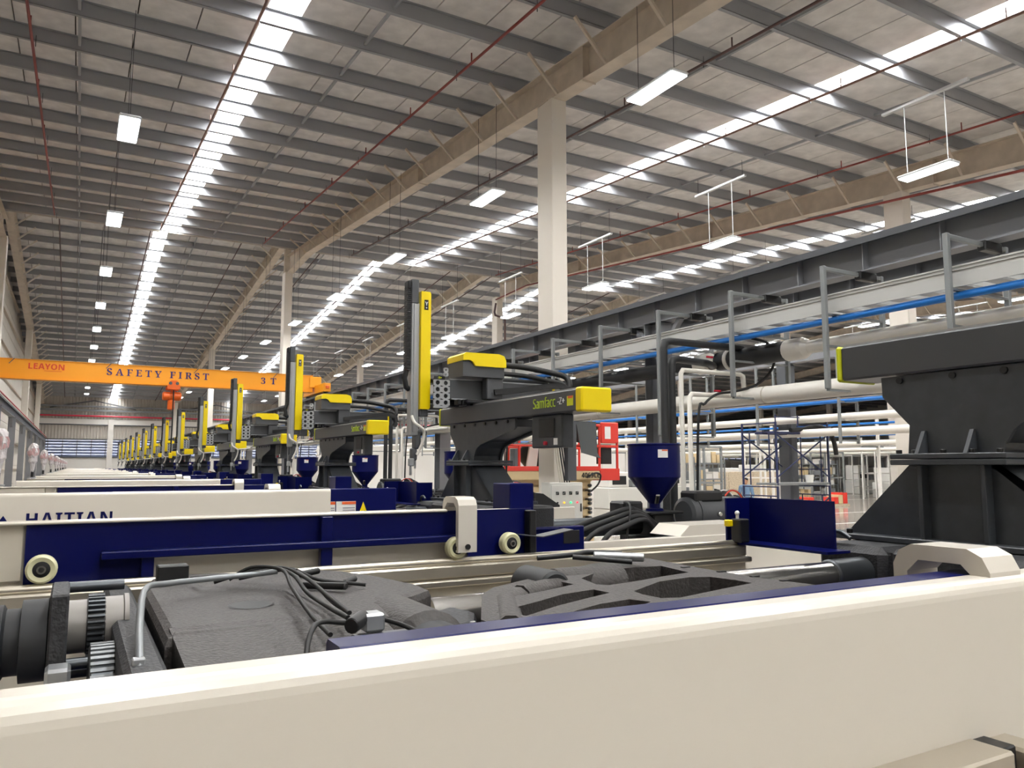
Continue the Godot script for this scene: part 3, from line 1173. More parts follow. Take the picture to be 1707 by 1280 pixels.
func machine_base() -> Node3D:
	var o := thing("injection_moulding_machine", "cream and navy injection moulding machine, its open clamp casting showing cables and links", "machine")
	var b := mb()
	b.box(at(-0.45, 0.12, 0.72), at(3.6, 1.05, 2.56), 0.02)
	part(o, "bed", b, M.navy)
	b = mb()
	b.box(at(3.6, 0.12, 0.72), at(6.6, 1.3, 2.06), 0.02)
	part(o, "injection_bed", b, M.navy)
	for x in [-0.3, 1.6, 3.4, 5.0, 6.4]:
		for n in ([0.85, 2.4] if x < 3.5 else [0.85, 1.95]):
			b = mb()
			b.lathe(at(x, 0, n), Vector3.UP, [[0, 0], [0.11, 0], [0.11, 0.04], [0.04, 0.07], [0.04, 0.12], [0, 0.12]], 12)
			part(o, "levelling_foot", b, M.black)
	# front sliding door
	b = mb()
	var top := 2.05
	b.prism([[0.6, 1.0], [0.6, top - 0.02], [0.6008, top - 0.014], [0.603, top - 0.0085], [0.6066, top - 0.004], [0.6115, top - 0.001], [0.617, top], [0.64, top], [0.641, top - 0.002], [0.641, 1.0]], at(-0.53, 0, 0), Vector3.FORWARD, Vector3.UP, Vector3(2.02, 0, 0))
	var door := part(o, "front_door", b, M.cream)
	var tz := -0.6 + 0.002
	words(door, "door_lettering", "HAITIAN", 0.072, M.navy, Transform3D(Basis.IDENTITY, Vector3(-0.01, 1.902, tz)), false, true, 1.0, 3.0)
	b = mb()
	b.prism([[-0.39, 1.835], [-0.33, 1.93], [-0.27, 1.835], [-0.295, 1.835], [-0.33, 1.89], [-0.365, 1.835]], at(0, 0, 0.597), Vector3.RIGHT, Vector3.UP, at(0, 0, 0.004))
	b.prism([[-0.35, 1.835], [-0.31, 1.835], [-0.31, 1.86], [-0.35, 1.86]], at(0, 0, 0.597), Vector3.RIGHT, Vector3.UP, at(0, 0, 0.004))
	part(door, "house_emblem", b, M.navy)
	b = mb()
	b.prism([[0.6415, 2.0], [0.6415, 2.045], [0.648, 2.05], [0.683, 2.05], [0.687, 2.045], [0.687, 2.0]], at(0.2, 0, 0), Vector3.FORWARD, Vector3.UP, Vector3(0.98, 0, 0))
	part(door, "inner_stiffener", b, M.navy)
	door_bracket(o, 1.09, 1.165, 0.755, 0.612, 1.98, 2.085)
	b = mb()
	b.box(at(0.21, 1.02, 0.6415), at(1.2, 1.9, 0.66), 0.006)
	part(o, "door_lining", b, M.navy)
	# fixed front panel with its warning labels
	b = mb()
	b.box(at(1.493, 1.0, 0.63), at(1.965, 2.05, 0.67), 0.006)
	var fp := part(o, "front_panel", b, M.navy)
	for q in [[1.497, 1.53], [1.537, 1.672]]:
		b = mb()
		b.box(at(q[0], 1.84, 0.626), at(q[1], 1.965, 0.63))
		var st := part(fp, "warning_label", b, M.sticker_white)
		b = mb()
		b.box(at(q[0] if q[1] < 1.54 else q[0] + 0.04, 1.945, 0.624), at(q[1], 1.963, 0.626))
		part(st, "label_header", b, M.sticker_orange)
		for r in 4:
			b = mb()
			b.box(at(q[0] + 0.004 if q[1] < 1.54 else q[0] + 0.045, 1.87 + r * 0.016, 0.6245), at(q[1] - 0.006, 1.877 + r * 0.016, 0.626))
			part(st, "label_line", b, M.sticker_grey)
	b = mb()
	b.prism([[1.68, 1.84], [1.77, 1.84], [1.725, 1.96]], at(0, 0, 0.626), Vector3.RIGHT, Vector3.UP, at(0, 0, 0.004))
	var tr := part(fp, "warning_triangle", b, M.yellow)
	b = mb()
	b.box(at(1.712, 1.86, 0.624), at(1.719, 1.9, 0.626))
	b.box(at(1.731, 1.86, 0.624), at(1.738, 1.9, 0.626))
	b.box(at(1.7, 1.876, 0.624), at(1.712, 1.884, 0.626))
	b.box(at(1.738, 1.876, 0.624), at(1.75, 1.884, 0.626))
	part(tr, "pinch_symbol", b, M.black)
	# rear sliding door seen from inside
	b = mb()
	b.box(at(-0.113, 1.948, 2.645), at(1.58, 2.035, 2.655))
	b.box(at(-0.113, 1.86, 2.645), at(0.08, 1.948, 2.655))
	b.box(at(1.3, 1.86, 2.645), at(1.58, 1.948, 2.655))
	var rd := part(o, "rear_door", b, M.navy)
	b = mb()
	b.box(at(0.08, 1.925, 2.6), at(1.3, 1.948, 2.645), 0.003)
	part(rd, "stiffening_ledge", b, M.navy)
	b = mb()
	b.box(at(0.735, 1.86, 2.612), at(0.775, 2.03, 2.645), 0.003)
	part(rd, "stiffening_post", b, M.navy)
	b = mb()
	b.box(at(0.19, 1.862, 2.62), at(0.225, 1.93, 2.645), 0.003)
	part(rd, "stiffening_post", b, M.navy)
	b = mb()
	b.box(at(0.08, 1.862, 2.66), at(0.225, 1.93, 2.668))
	part(rd, "lower_sheet", b, M.navy)
	b = mb()
	b.box(at(-0.53, 2.032, 2.63), at(1.21, 2.041, 2.70), 0.003)
	part(o, "rear_door_cap", b, M.cream)
	b = mb()
	b.box(at(-0.53, 1.0, 2.67), at(1.5, 2.035, 2.70), 0.006)
	part(o, "rear_door_skin", b, M.cream)
	b = mb()
	b.box(at(-0.53, 1.87, 2.64), at(-0.2, 2.03, 2.67), 0.004)
	part(o, "rear_end_panel", b, M.cream_plain)
	b = mb()
	b.box(at(-0.197, 1.87, 2.655), at(-0.117, 2.04, 2.67), 0.004)
	part(o, "rear_end_panel", b, M.cream_plain)
	b = mb()
	b.box(at(1.545, 1.86, 2.6), at(1.575, 2.03, 2.645), 0.003)
	part(rd, "end_stop", b, M.black)
	for x in [-0.068, 1.455]:
		roller(rd, x, 1.91, 2.6)
	door_bracket(o, 1.215, 1.29, 2.55, 2.69, 1.89, 2.088)
	roller(rd, 1.225, 1.905, 2.59)
	b = mb()
	b.prism([[1.5, 1.938], [1.58, 1.928], [1.72, 1.95], [1.72, 1.953], [1.58, 1.932], [1.5, 1.941]], at(0, 0, 2.56), Vector3.RIGHT, Vector3.UP, at(0, 0, 0.07))
	part(o, "trip_plate", b, M.charcoal_smooth)
	# rear door rail
	b = mb()
	b.rod(at(-0.5, 1.856, 2.592), at(2.66, 1.856, 2.592), 0.014, 12, 0.002)
	var rail := part(o, "door_rail", b, M.rail_steel)
	b = mb()
	b.box(at(-0.5, 1.80, 2.56), at(2.66, 1.846, 2.62), 0.006)
	part(rail, "rail_base", b, M.rail_steel)
	b = mb()
	b.box(at(-0.5, 1.775, 2.53), at(2.66, 1.798, 2.62), 0.004)
	part(rail, "rail_ledge", b, M.rail_steel)
	b = mb()
	b.box(at(-0.5, 1.71, 2.57), at(2.66, 1.774, 2.62), 0.004)
	part(rail, "rail_skirt", b, M.cream_plain)
	b = mb()
	b.box(at(-0.5, 1.55, 2.5), at(2.66, 1.71, 2.6), 0.006)
	part(o, "rear_beam", b, M.cream_plain)
	for x in [0.78, 1.55, 2.2]:
		b = mb()
		b.rod(at(x, 1.66, 2.49), at(x, 1.66, 2.5), 0.018, 10)
		part(o, "bolt", b, M.black)
	# fixed platen
	b = mb()
	b.box(at(2.8, 0.95, 1.98), at(3.45, 1.878, 2.3), 0.03)
	b.box(at(2.8, 0.95, 0.9), at(3.45, 1.878, 1.955), 0.02)
	b.box(at(2.83, 0.95, 1.95), at(3.42, 1.86, 1.985))
	part(o, "fixed_platen", b, M.cast_dark)
	b = mb()
	b.hose([at(2.83, 1.86, 2.26), at(2.83, 1.91, 2.25), at(2.83, 1.925, 2.2), at(2.83, 1.9, 2.15)], 0.01, 8)
	part(o, "lifting_eye", b, M.dark_steel)
	# tie bars
	for n in [1.0, 2.08]:
		for y in [1.06, 1.775]:
			b = mb()
			b.rod(at(0.9, y, n), at(2.82, y, n), 0.052, 22)
			var tb := part(o, "tie_bar", b, M.steel)
			b = mb()
			b.rod(at(2.6, y, n), at(2.82, y, n), 0.06, 22, 0.006)
			part(tb, "sleeve", b, M.dark_steel)
	# purge guard boxes either side of the platen
	b = mb()
	b.box(at(2.745, 1.86, 2.16), at(2.755, 2.055, 2.62))
	b.box(at(2.6, 1.86, 2.62), at(2.76, 2.055, 2.63))
	b.box(at(2.755, 1.86, 2.61), at(3.1, 2.04, 2.62))
	var pg := part(o, "rear_purge_guard", b, M.navy)
	b = mb()
	b.box(at(2.62, 1.85, 2.1), at(2.76, 1.86, 2.63))
	part(pg, "guard_foot", b, M.navy)
	b = mb()
	b.box(at(2.6, 1.86, 2.54), at(2.66, 1.965, 2.6), 0.005)
	var ls := part(o, "limit_switch", b, M.black)
	b = mb()
	b.rod(at(2.615, 1.965, 2.57), at(2.615, 1.985, 2.57), 0.007, 8)
	b.ball(at(2.615, 1.99, 2.57), Vector3.ONE * 0.011, 10, 6)
	part(ls, "switch_lever", b, M.sticker_white)
	b = mb()
	b.box(at(2.57, 1.93, 2.58), at(2.6, 1.96, 2.61), 0.004)
	part(ls, "indicator", b, M.yellow)
	b = mb()
	b.box(at(2.87, 1.0, 0.625), at(3.08, 2.07, 0.9), 0.006)
	part(o, "front_purge_guard", b, M.navy)
	b = mb()
	b.box(at(3.09, 0.9, 0.63), at(3.55, 1.73, 0.7), 0.006)
	var ip := part(o, "injection_panel", b, M.navy)
	b = mb()
	b.box(at(3.35, 1.6, 0.622), at(3.5, 1.7, 0.63), 0.003)
	part(ip, "access_plate", b, M.black)
	b = mb()
	b.box(at(3.08, 1.715, 0.6), at(3.3, 1.722, 0.8))
	part(o, "drip_sheet", b, M.navy)
	b = mb()
	b.box(at(3.55, 0.9, 0.63), at(6.5, 1.6, 0.7), 0.006)
	part(o, "injection_panel", b, M.cream)
	b = mb()
	b.prism([[4.55, 1.6], [5.4, 1.6], [5.4, 1.69], [4.66, 1.69]], at(0, 0, 0.64), Vector3.RIGHT, Vector3.UP, at(0, 0, 0.4))
	part(o, "injection_cover", b, M.cream)
	b = mb()
	b.box(at(3.45, 1.3, 1.0), at(6.5, 1.4, 2.06), 0.01)
	part(o, "injection_base", b, M.charcoal_smooth)
	# injection unit
	b = mb()
	b.rod(at(3.45, 1.62, 1.65), at(4.9, 1.62, 1.65), 0.09, 18)
	part(o, "barrel", b, M.dark_steel)
	b = mb()
	b.box(at(4.86, 1.4, 1.42), at(5.34, 1.52, 1.9), 0.01)
	b.box(at(4.98, 1.5, 1.5), at(5.24, 1.74, 1.82), 0.02)
	b.box(at(4.9, 1.73, 1.45), at(5.32, 1.755, 1.87), 0.006)
	var th := part(o, "feed_throat", b, M.black)
	b = mb()
	b.box(at(4.62, 1.72, 1.5), at(4.86, 1.86, 1.75), 0.02)
	b.box(at(4.6, 1.58, 1.52), at(4.88, 1.7, 1.78), 0.02)
	b.rod(at(4.66, 1.78, 1.48), at(4.66, 1.78, 1.42), 0.03, 12)
	part(th, "heater_box", b, M.black)
	b = mb()
	b.lathe(at(5.36, 1.72, 1.5), Vector3.RIGHT, [[0, 0], [0.13, 0], [0.17, 0.02], [0.17, 0.1], [0.18, 0.1], [0.18, 0.14], [0.165, 0.14], [0.165, 0.72], [0.18, 0.72], [0.18, 0.78], [0, 0.78]], 24)
	var mo := part(o, "drive_motor", b, M.charcoal_smooth)
	b = mb()
	b.box(at(5.42, 1.84, 1.38), at(5.8, 1.95, 1.62), 0.02)
	part(mo, "terminal_box", b, M.black)
	for x in [5.68, 5.9]:
		b = mb()
		b.rod(at(x, 1.72, 1.34), at(x, 1.72, 1.3), 0.025, 10, 0.005)
		part(mo, "grease_fitting", b, M.steel)
	b = mb()
	b.prism([[6.0, 1.4], [6.55, 1.4], [6.55, 1.66], [6.42, 1.8], [6.2, 1.92], [6.0, 1.96]], at(0, 0, 1.7), Vector3.RIGHT, Vector3.UP, at(0, 0, 0.02))
	b.prism([[6.14, 1.4], [6.6, 1.4], [6.6, 1.6], [6.3, 1.78], [6.14, 1.8]], at(0, 0, 1.2), Vector3.RIGHT, Vector3.UP, at(0, 0, 0.4))
	part(o, "belt_guard", b, M.black)
	for q in [[1.36, 0.0, M.red_letter], [1.4, 0.05, M.black], [1.45, 0.09, M.black], [1.5, 0.02, M.letter_white]]:
		b = mb()
		b.hose([at(5.8, 1.9, q[0]), at(5.88 + q[1], 1.95, q[0]), at(5.98 + q[1], 1.93, q[0]), at(6.05 + q[1], 1.84, q[0]), at(6.05, 1.7, q[0])], 0.008, 6)
		part(mo, "motor_lead", b, q[2])
	# hydraulic hoses in front of the feed throat
	for k in 4:
		b = mb()
		var y := 1.5 + 0.03 * k
		b.hose([at(3.9 - 0.1 * k, 1.42, 1.0 + 0.1 * k), at(4.05 - 0.1 * k, 1.6, 1.0 + 0.1 * k), at(4.3, y + 0.16, 1.1 + 0.08 * k), at(4.7, y + 0.2, 1.3 + 0.05 * k), at(5.0, y + 0.05, 1.5)], 0.024, 8)
		part(o, "hydraulic_hose", b, M.rubber)
	b = mb()
	b.hose([at(4.4, 1.5, 1.2), at(4.5, 1.82, 1.25), at(4.62, 1.86, 1.5), at(4.75, 1.84, 1.55)], 0.01, 6)
	part(o, "sensor_cable", b, M.black)
	return o

func build_machines() -> void:
	var o := machine_base()
	for k in range(1, 14):
		var label := "cream injection moulding machine with navy door lettering, next behind the open-clamp machine" if k == 1 else "cream and navy injection moulding machine, %s in the row counting from the open-clamp one" % ORDINAL[k]
		copy(o, at(0, 0, PITCH * k), label, "machines in the row", "injection_moulding_machine")
	# wrapped beacons on the machine ends
	var w := thing("wrapped_beacon", "signal beacon wrapped in crinkled film on the second machine from the open-clamp one", "beacon", Vector3.ZERO, "wrapped beacons on the machine ends")
	var b := mb()
	b.rod(Vector3.ZERO, Vector3(0, 0.22, 0), 0.018, 10)
	part(w, "stem", b, M.black)
	b = mb()
	b.lathe(Vector3.ZERO, Vector3.UP, [[0, 0], [0.05, 0], [0.05, 0.012], [0, 0.012]], 12)
	part(w, "foot", b, M.alu)
	b = mb()
	crumple(b, Vector3(0, 0.08, 0), [[0.016, 0.0], [0.024, 0.05], [0.03, 0.1], [0.046, 0.13], [0.044, 0.17], [0.052, 0.21], [0.056, 0.25], [0.054, 0.29], [0.046, 0.33], [0.03, 0.355], [0.0, 0.36]], 16)
	var fm := part(w, "film_wrap", b, M.film)
	b = mb()
	crumple(b, Vector3(0, 0.28, 0), [[0.05, 0], [0.059, 0.02], [0.06, 0.06], [0.052, 0.09]], 14)
	part(fm, "red_lens", b, mat("c9a3a3", 0.3))
	w.position = at(-0.51, 2.05, PITCH + 2.55)
	for k in range(2, 12):
		copy(w, at(-0.49 + 0.01 * (k % 3), 2.05, PITCH * k + 2.55 + 0.05 * (k % 2)), "signal beacon wrapped in crinkled film on the %s machine from the open-clamp one" % ORDINAL[k])


func crumple(b: MB, p: Vector3, prof: Array, seg: int) -> void:
	# a loosely wrapped film: a turned shape with creased facets
	var r := RandomNumberGenerator.new()
	r.seed = 5
	var rings := []
	for q in prof:
		var ring := []
		for k in seg:
			var a := TAU * k / seg
			var w: float = q[0] * r.randf_range(0.82, 1.2)
			ring.append(p + Vector3(cos(a) * w, q[1] + r.randf_range(-0.006, 0.006), sin(a) * w))
		rings.append(ring)
	for i in rings.size() - 1:
		for k in seg:
			var j := (k + 1) % seg
			b.tri_out(rings[i][k], rings[i][j], rings[i + 1][j], p + Vector3(0, prof[i][1], 0))
			b.tri_out(rings[i][k], rings[i + 1][j], rings[i + 1][k], p + Vector3(0, prof[i][1], 0))

# ---------------------------------------------------------------- take-out robots
func holed_plate(b: MB, x0: float, y0: float, cols: int, rows: int, w: float, h: float, r: float, n: float, t: float) -> void:
	var seg := 12
	for i in cols:
		for j in rows:
			var cx := x0 + (i + 0.5) * w
			var cy := y0 + (j + 0.5) * h
			for k in seg:
				var a0 := TAU * k / seg + 0.0001
				var a1 := TAU * (k + 1) / seg + 0.0001
				var e := []
				for a in [a0, a1]:
					var c := cos(a)
					var s := sin(a)
					var f := minf(w / 2.0 / maxf(absf(c), 1e-5), h / 2.0 / maxf(absf(s), 1e-5))
					e.append([Vector2(cx + c * r, cy + s * r), Vector2(cx + c * f, cy + s * f)])
				var ps := [e[0][0], e[0][1], e[1][1], e[1][0]]
				for d in [0.0, t]:
					var q := []
					for p in ps:
						q.append(at(p.x, p.y, n + d))
					if d == 0.0:
						b.quad(q[0], q[1], q[2], q[3])
					else:
						b.quad(q[3], q[2], q[1], q[0])
				b.quad(at(ps[3].x, ps[3].y, n), at(ps[0].x, ps[0].y, n), at(ps[0].x, ps[0].y, n + t), at(ps[3].x, ps[3].y, n + t))

func robot(label: String, shift: float) -> Node3D:
	var base := at(3.22, 1.88, 1.8)
	var o := thing("take_out_robot", label, "robot", base)
	var b := mb(base)
	b.box(at(3.0, 1.88, 1.17), at(3.45, 1.905, 2.43), 0.004)
	var bp := part(o, "base_plate", b, M.charcoal)
	for x in [3.025, 3.425]:
		for n in [1.2, 1.3, 2.3, 2.4]:
			b = mb(base)
			b.rod(at(x, 1.905, n), at(x, 1.925, n), 0.013, 10, 0.002)
			part(bp, "bolt", b, M.black)
	b = mb(base)
	var ped := [[1.25, 1.905], [2.345, 1.905], [2.03, 2.205], [1.66, 2.205]]
	for x in [3.07, 3.36]:
		b.prism(ped, Vector3(x, 0, 0), Vector3.FORWARD, Vector3.UP, Vector3(0.014, 0, 0))
	b.box(at(3.08, 1.905, 1.68), at(3.365, 2.205, 1.7))
	b.box(at(3.08, 1.905, 1.99), at(3.365, 2.205, 2.01))
	b.box(at(3.16, 1.905, 1.28), at(3.28, 1.92, 2.3))
	b.prism([[1.25, 1.905], [1.34, 1.905], [1.7, 2.205], [1.66, 2.205]], Vector3(3.07, 0, 0), Vector3.FORWARD, Vector3.UP, Vector3(0.29, 0, 0))
	var pd := part(o, "pedestal", b, M.charcoal)
	for n in [1.955, 1.70]:
		b = mb(base)
		b.box(at(3.02, 1.905, n - 0.009), at(3.07, 2.205, n + 0.009), 0.002)
		part(pd, "rib", b, M.charcoal)
	b = mb(base)
	b.box(at(3.0, 2.205, 1.6), at(3.45, 2.228, 2.07), 0.003)
	b.box(at(3.0, 2.23, 1.6), at(3.45, 2.252, 2.07), 0.003)
	var fl := part(o, "flange", b, M.charcoal)
	for n in [1.63, 1.73, 1.85, 1.97, 2.04]:
		b = mb(base)
		b.rod(at(3.022, 2.252, n), at(3.022, 2.268, n), 0.012, 10, 0.002)
		part(fl, "bolt", b, M.black)
	b = mb(base)
	var prof := [[2.03, 2.252], [2.018, 2.372], [2.137, 2.5], [2.139, 2.585], [0.9, 2.585], [0.9, 2.51], [0.93, 2.495], [1.5, 2.39], [1.565, 2.365], [1.6, 2.34], [1.635, 2.285], [1.64, 2.252]]
	b.prism(prof, Vector3(3.07, 0, 0), Vector3.FORWARD, Vector3.UP, Vector3(0.02, 0, 0))
	b.prism(prof, Vector3(3.34, 0, 0), Vector3.FORWARD, Vector3.UP, Vector3(0.02, 0, 0))
	var inset := [[2.0, 2.252], [1.99, 2.38], [2.1, 2.5], [2.1, 2.58], [0.93, 2.58], [0.93, 2.52], [1.53, 2.41], [1.6, 2.36], [1.66, 2.29], [1.665, 2.252]]
	b.prism(inset, Vector3(3.09, 0, 0), Vector3.FORWARD, Vector3.UP, Vector3(0.25, 0, 0))
	var br := part(o, "bracket", b, M.charcoal)
	for n in [1.95, 1.75]:
		b = mb(base)
		b.prism([[3.0, 2.252], [3.07, 2.252], [3.07, 2.345], [3.055, 2.345]], at(0, 0, n - 0.008), Vector3.RIGHT, Vector3.UP, at(0, 0, 0.016))
		part(br, "gusset", b, M.charcoal)
	for n in [1.02, 1.22, 1.42, 1.62, 1.82, 2.05]:
		b = mb(base)
		b.rod(at(3.06, 2.565, n), at(3.085, 2.565, n), 0.014, 10)
		part(br, "bolt", b, M.black)
	# traverse beam
	b = mb(base)
	b.box(at(3.05, 2.59, -0.005), at(3.3, 2.745, 2.325), 0.008)
	var bm := part(o, "traverse_beam", b, M.charcoal_smooth)
	b = mb(base)
	b.box(at(3.07, 2.745, 0.0), at(3.1, 2.757, 2.32))
	b.box(at(3.24, 2.745, 0.0), at(3.27, 2.757, 2.32))
	part(bm, "guide_rail", b, M.alu)
	b = mb(base)
	b.box(at(3.045, 2.585, 2.325), at(3.305, 2.75, 2.352), 0.01)
	part(bm, "rear_cap", b, M.lime)
	b = mb(base)
	b.box(at(3.04, 2.582, -0.09), at(3.305, 2.755, -0.005), 0.012)
	part(bm, "front_cap", b, M.yellow)
	var left := Basis(Vector3.UP, -PI / 2)
	words(bm, "maker_lettering", "Samfacc", 0.075, M.letter_green, Transform3D(left, at(3.047, 2.672, 0.42) - base), false, false, 0.82)
	words(bm, "axis_lettering", "-Z+", 0.05, M.letter_white, Transform3D(left, at(3.047, 2.672, 0.185) - base), false, false)
	b = mb(base)
	b.box(at(3.046, 2.63, 0.03), at(3.05, 2.7, 0.105))
	var sk := part(bm, "warning_sticker", b, M.lime)
	b = mb(base)
	b.box(at(3.044, 2.682, 0.03), at(3.046, 2.7, 0.09))
	part(sk, "sticker_header", b, M.sticker_orange)
	b = mb(base)
	b.box(at(3.13, 2.34, 0.3), at(3.24, 2.59, 0.74), 0.01)
	var cb := part(o, "control_box", b, M.charcoal)
	b = mb(base)
	b.box(at(3.122, 2.42, 0.4), at(3.13, 2.56, 0.62), 0.003)
	part(cb, "box_cover", b, M.black)
	b = mb(base)
	b.rod(at(3.11, 2.375, 0.52), at(3.13, 2.375, 0.52), 0.016, 12)
	part(cb, "stop_button", b, M.crimson)
	b = mb(base)
	b.box(at(3.125, 2.36, 0.36), at(3.13, 2.41, 0.41))
	part(cb, "socket_label", b, M.sticker_white)
	# carriage, slid along the beam by shift
	var c := base + Vector3(0, 0, -shift)
	b = mb(c)
	b.box(at(2.98, 2.757, 1.6), at(3.36, 2.79, 2.12), 0.006)
	b.box(at(2.9, 2.735, 1.78), at(3.0, 2.79, 1.95), 0.01)
	var ca := part(o, "carriage", b, M.black)
	for x in [2.92, 2.97, 3.04]:
		b = mb(c)
		b.box(at(x, 2.74, 1.66), at(x + 0.035, 2.79, 1.74), 0.006)
		part(ca, "bearing_block", b, M.black)
	b = mb(c)
	b.box(at(2.86, 2.795, 1.72), at(3.95, 2.97, 1.9), 0.006)
	var kb := part(o, "kick_beam", b, M.charcoal_smooth)
	b = mb(c)
	b.box(at(2.88, 2.97, 1.74), at(3.9, 2.98, 1.76))
	b.box(at(2.88, 2.79, 1.70), at(3.2, 2.8, 1.72))
	part(kb, "guide_rail", b, M.alu)
	b = mb(c)
	b.box(at(3.95, 2.79, 1.715), at(3.975, 2.975, 1.905), 0.006)
	part(kb, "end_cap", b, M.yellow)
	b = mb(c)
	b.prism([[2.93, 2.99], [3.345, 2.99], [3.345, 3.1], [3.05, 3.1], [3.02, 3.15], [2.93, 3.16]], at(0, 0, 1.58), Vector3.RIGHT, Vector3.UP, at(0, 0, 0.3))
	b.box(at(3.18, 2.8, 1.6), at(3.345, 2.99, 1.7), 0.006)
	var hd := part(o, "carriage_head", b, M.charcoal_smooth)
	b = mb(c)
	b.prism([[2.925, 3.13], [2.925, 3.18], [2.95, 3.2], [3.28, 3.205], [3.335, 3.19], [3.355, 3.15], [3.355, 3.085], [3.045, 3.085], [3.02, 3.12], [2.99, 3.135]], at(0, 0, 1.56), Vector3.RIGHT, Vector3.UP, at(0, 0, 0.34))
	part(hd, "head_cover", b, M.yellow)
	for q in [[3.13, 3.1, 0.028], [3.05, 3.02, 0.022]]:
		b = mb(c)
		b.hose([at(3.33, q[0], 1.7), at(3.6, q[0] - 0.01, 1.68), at(3.85, q[0] - 0.05, 1.62), at(3.98, q[1] - 0.06, 1.55), at(4.0, q[1] - 0.14, 1.5), at(3.95, 2.86, 1.5)], q[2], 8)
		part(o, "cable_bundle", b, M.rubber)
	b = mb(c)
	var chain := [at(3.25, 2.86, 1.6), at(3.5, 2.89, 1.55), at(3.75, 2.93, 1.5), at(3.88, 2.94, 1.47), at(3.96, 2.9, 1.45), at(3.98, 2.82, 1.45), at(3.95, 2.77, 1.45)]
	for i in chain.size() - 1:
		b.bar(chain[i], chain[i + 1], 0.07, 0.05)
	part(o, "cable_chain", b, M.black)
	# perforated end plate
	b = mb(c)
	holed_plate(b, 2.705, 2.73, 2, 4, 0.078, 0.058, 0.02, 1.7, 0.012)
	b.prism([[2.705, 2.71], [2.82, 2.71], [2.861, 2.73], [2.705, 2.73]], at(0, 0, 1.7), Vector3.RIGHT, Vector3.UP, at(0, 0, 0.012))
	var pp := part(o, "perforated_plate", b, M.alu)
	b = mb(c)
	b.box(at(2.712, 2.735, 1.714), at(2.855, 2.955, 1.73))
	part(pp, "backing_block", b, M.black)
	b = mb(c)
	b.box(at(2.705, 2.962, 1.695), at(2.81, 2.99, 1.7))
	part(pp, "axis_plate", b, M.black)
	words(pp, "axis_lettering", "-X+", 0.02, M.lime, Transform3D(Basis.IDENTITY, at(2.757, 2.976, 1.694) - c), false, true)
	b = mb(c)
	holed_plate(b, 2.8, 2.99, 1, 2, 0.045, 0.04, 0.01, 1.7, 0.01)
	part(pp, "lifting_tab", b, M.alu)
	# vertical arm
	b = mb(c)
	b.box(at(2.555, 2.47, 1.86), at(2.632, 3.66, 1.95), 0.006)
	b.box(at(2.575, 2.5, 1.85), at(2.6, 3.65, 1.86), 0.002)
	var ar := part(o, "vertical_arm", b, M.alu)
	b = mb(c)
	b.box(at(2.548, 3.655, 1.85), at(2.618, 3.875, 1.95), 0.006)
	part(ar, "arm_head", b, M.charcoal_smooth)
	b = mb(c)
	b.prism([[2.634, 2.705], [2.72, 2.705], [2.728, 2.72], [2.728, 3.75], [2.72, 3.768], [2.634, 3.768]], at(0, 0, 1.83), Vector3.RIGHT, Vector3.UP, at(0, 0, 0.12))
	var cv := part(ar, "arm_cover", b, M.yellow)
	b = mb(c)
	b.box(at(2.662, 3.6, 1.825), at(2.7, 3.69, 1.83))
	var pl := part(cv, "axis_plate", b, M.black)
	words(pl, "axis_lettering", "Y", 0.035, M.letter_white, Transform3D(Basis.IDENTITY, at(2.681, 3.655, 1.823) - c), false, true)
	b = mb(c)
	b.prism([[2.681, 3.61], [2.689, 3.618], [2.681, 3.626], [2.673, 3.618]], at(0, 0, 1.823), Vector3.RIGHT, Vector3.UP, at(0, 0, 0.003))
	part(pl, "arrow_mark", b, M.letter_white)
	b = mb(c)
	var link := 0
	while link < 42:
		var y := 3.05 + link * 0.018
		b.box(at(2.512, y, 1.86), at(2.55, y + 0.013, 1.94))
		link += 1
	b.box(at(2.52, 3.03, 1.88), at(2.54, 3.86, 1.92))
	b.box(at(2.512, 3.78, 1.85), at(2.548, 3.86, 1.945), 0.01)
	b.tube([at(2.53, 3.06, 1.9), at(2.51, 2.98, 1.9), at(2.525, 2.9, 1.9), at(2.555, 2.88, 1.9)], 0.024, 8)
	part(ar, "cable_chain", b, M.black)
	b = mb(c)
	b.box(at(2.64, 2.64, 1.85), at(2.72, 2.705, 1.93), 0.008)
	b.box(at(2.6, 2.35, 1.86), at(2.66, 2.52, 1.94), 0.012)
	b.rod(at(2.6, 2.5, 1.9), at(2.72, 2.5, 1.9), 0.03, 12, 0.004)
	b.box(at(2.575, 2.25, 1.87), at(2.63, 2.36, 1.93), 0.01)
	var wr := part(ar, "wrist", b, M.charcoal_smooth)
	b = mb(c)
	b.hose([at(2.56, 2.64, 1.84), at(2.57, 2.58, 1.8), at(2.63, 2.54, 1.8), at(2.67, 2.5, 1.82), at(2.66, 2.4, 1.84), at(2.62, 2.3, 1.86)], 0.014, 8)
	b.hose([at(2.68, 2.52, 1.82), at(2.8, 2.53, 1.82), at(2.9, 2.54, 1.84)], 0.012, 8)
	part(wr, "air_tube", b, M.white_pipe)
	b = mb(c)
	b.box(at(2.55, 2.2, 1.86), at(2.6, 2.27, 1.9), 0.008)
	b.box(at(2.56, 2.12, 1.87), at(2.58, 2.2, 1.89), 0.004)
	b.rod(at(2.62, 2.18, 1.9), at(2.62, 2.25, 1.9), 0.01, 8)
	part(wr, "gripper", b, M.alu)
	return o

func build_robots() -> void:
	robot("charcoal robot beam with lime end cap and bolted pedestal over the open-clamp machine", 1.72)
	var r := robot("charcoal take-out robot with yellow arm and head standing before the red scissor lift", 0.0)
	r.position += at(0, 0, PITCH)
	for k in range(2, 14):
		copy(r, at(3.22, 1.88, 1.8 + PITCH * k), "charcoal take-out robot with yellow arm on the %s machine from the open-clamp one" % ORDINAL[k], "robots farther down the row", "take_out_robot")


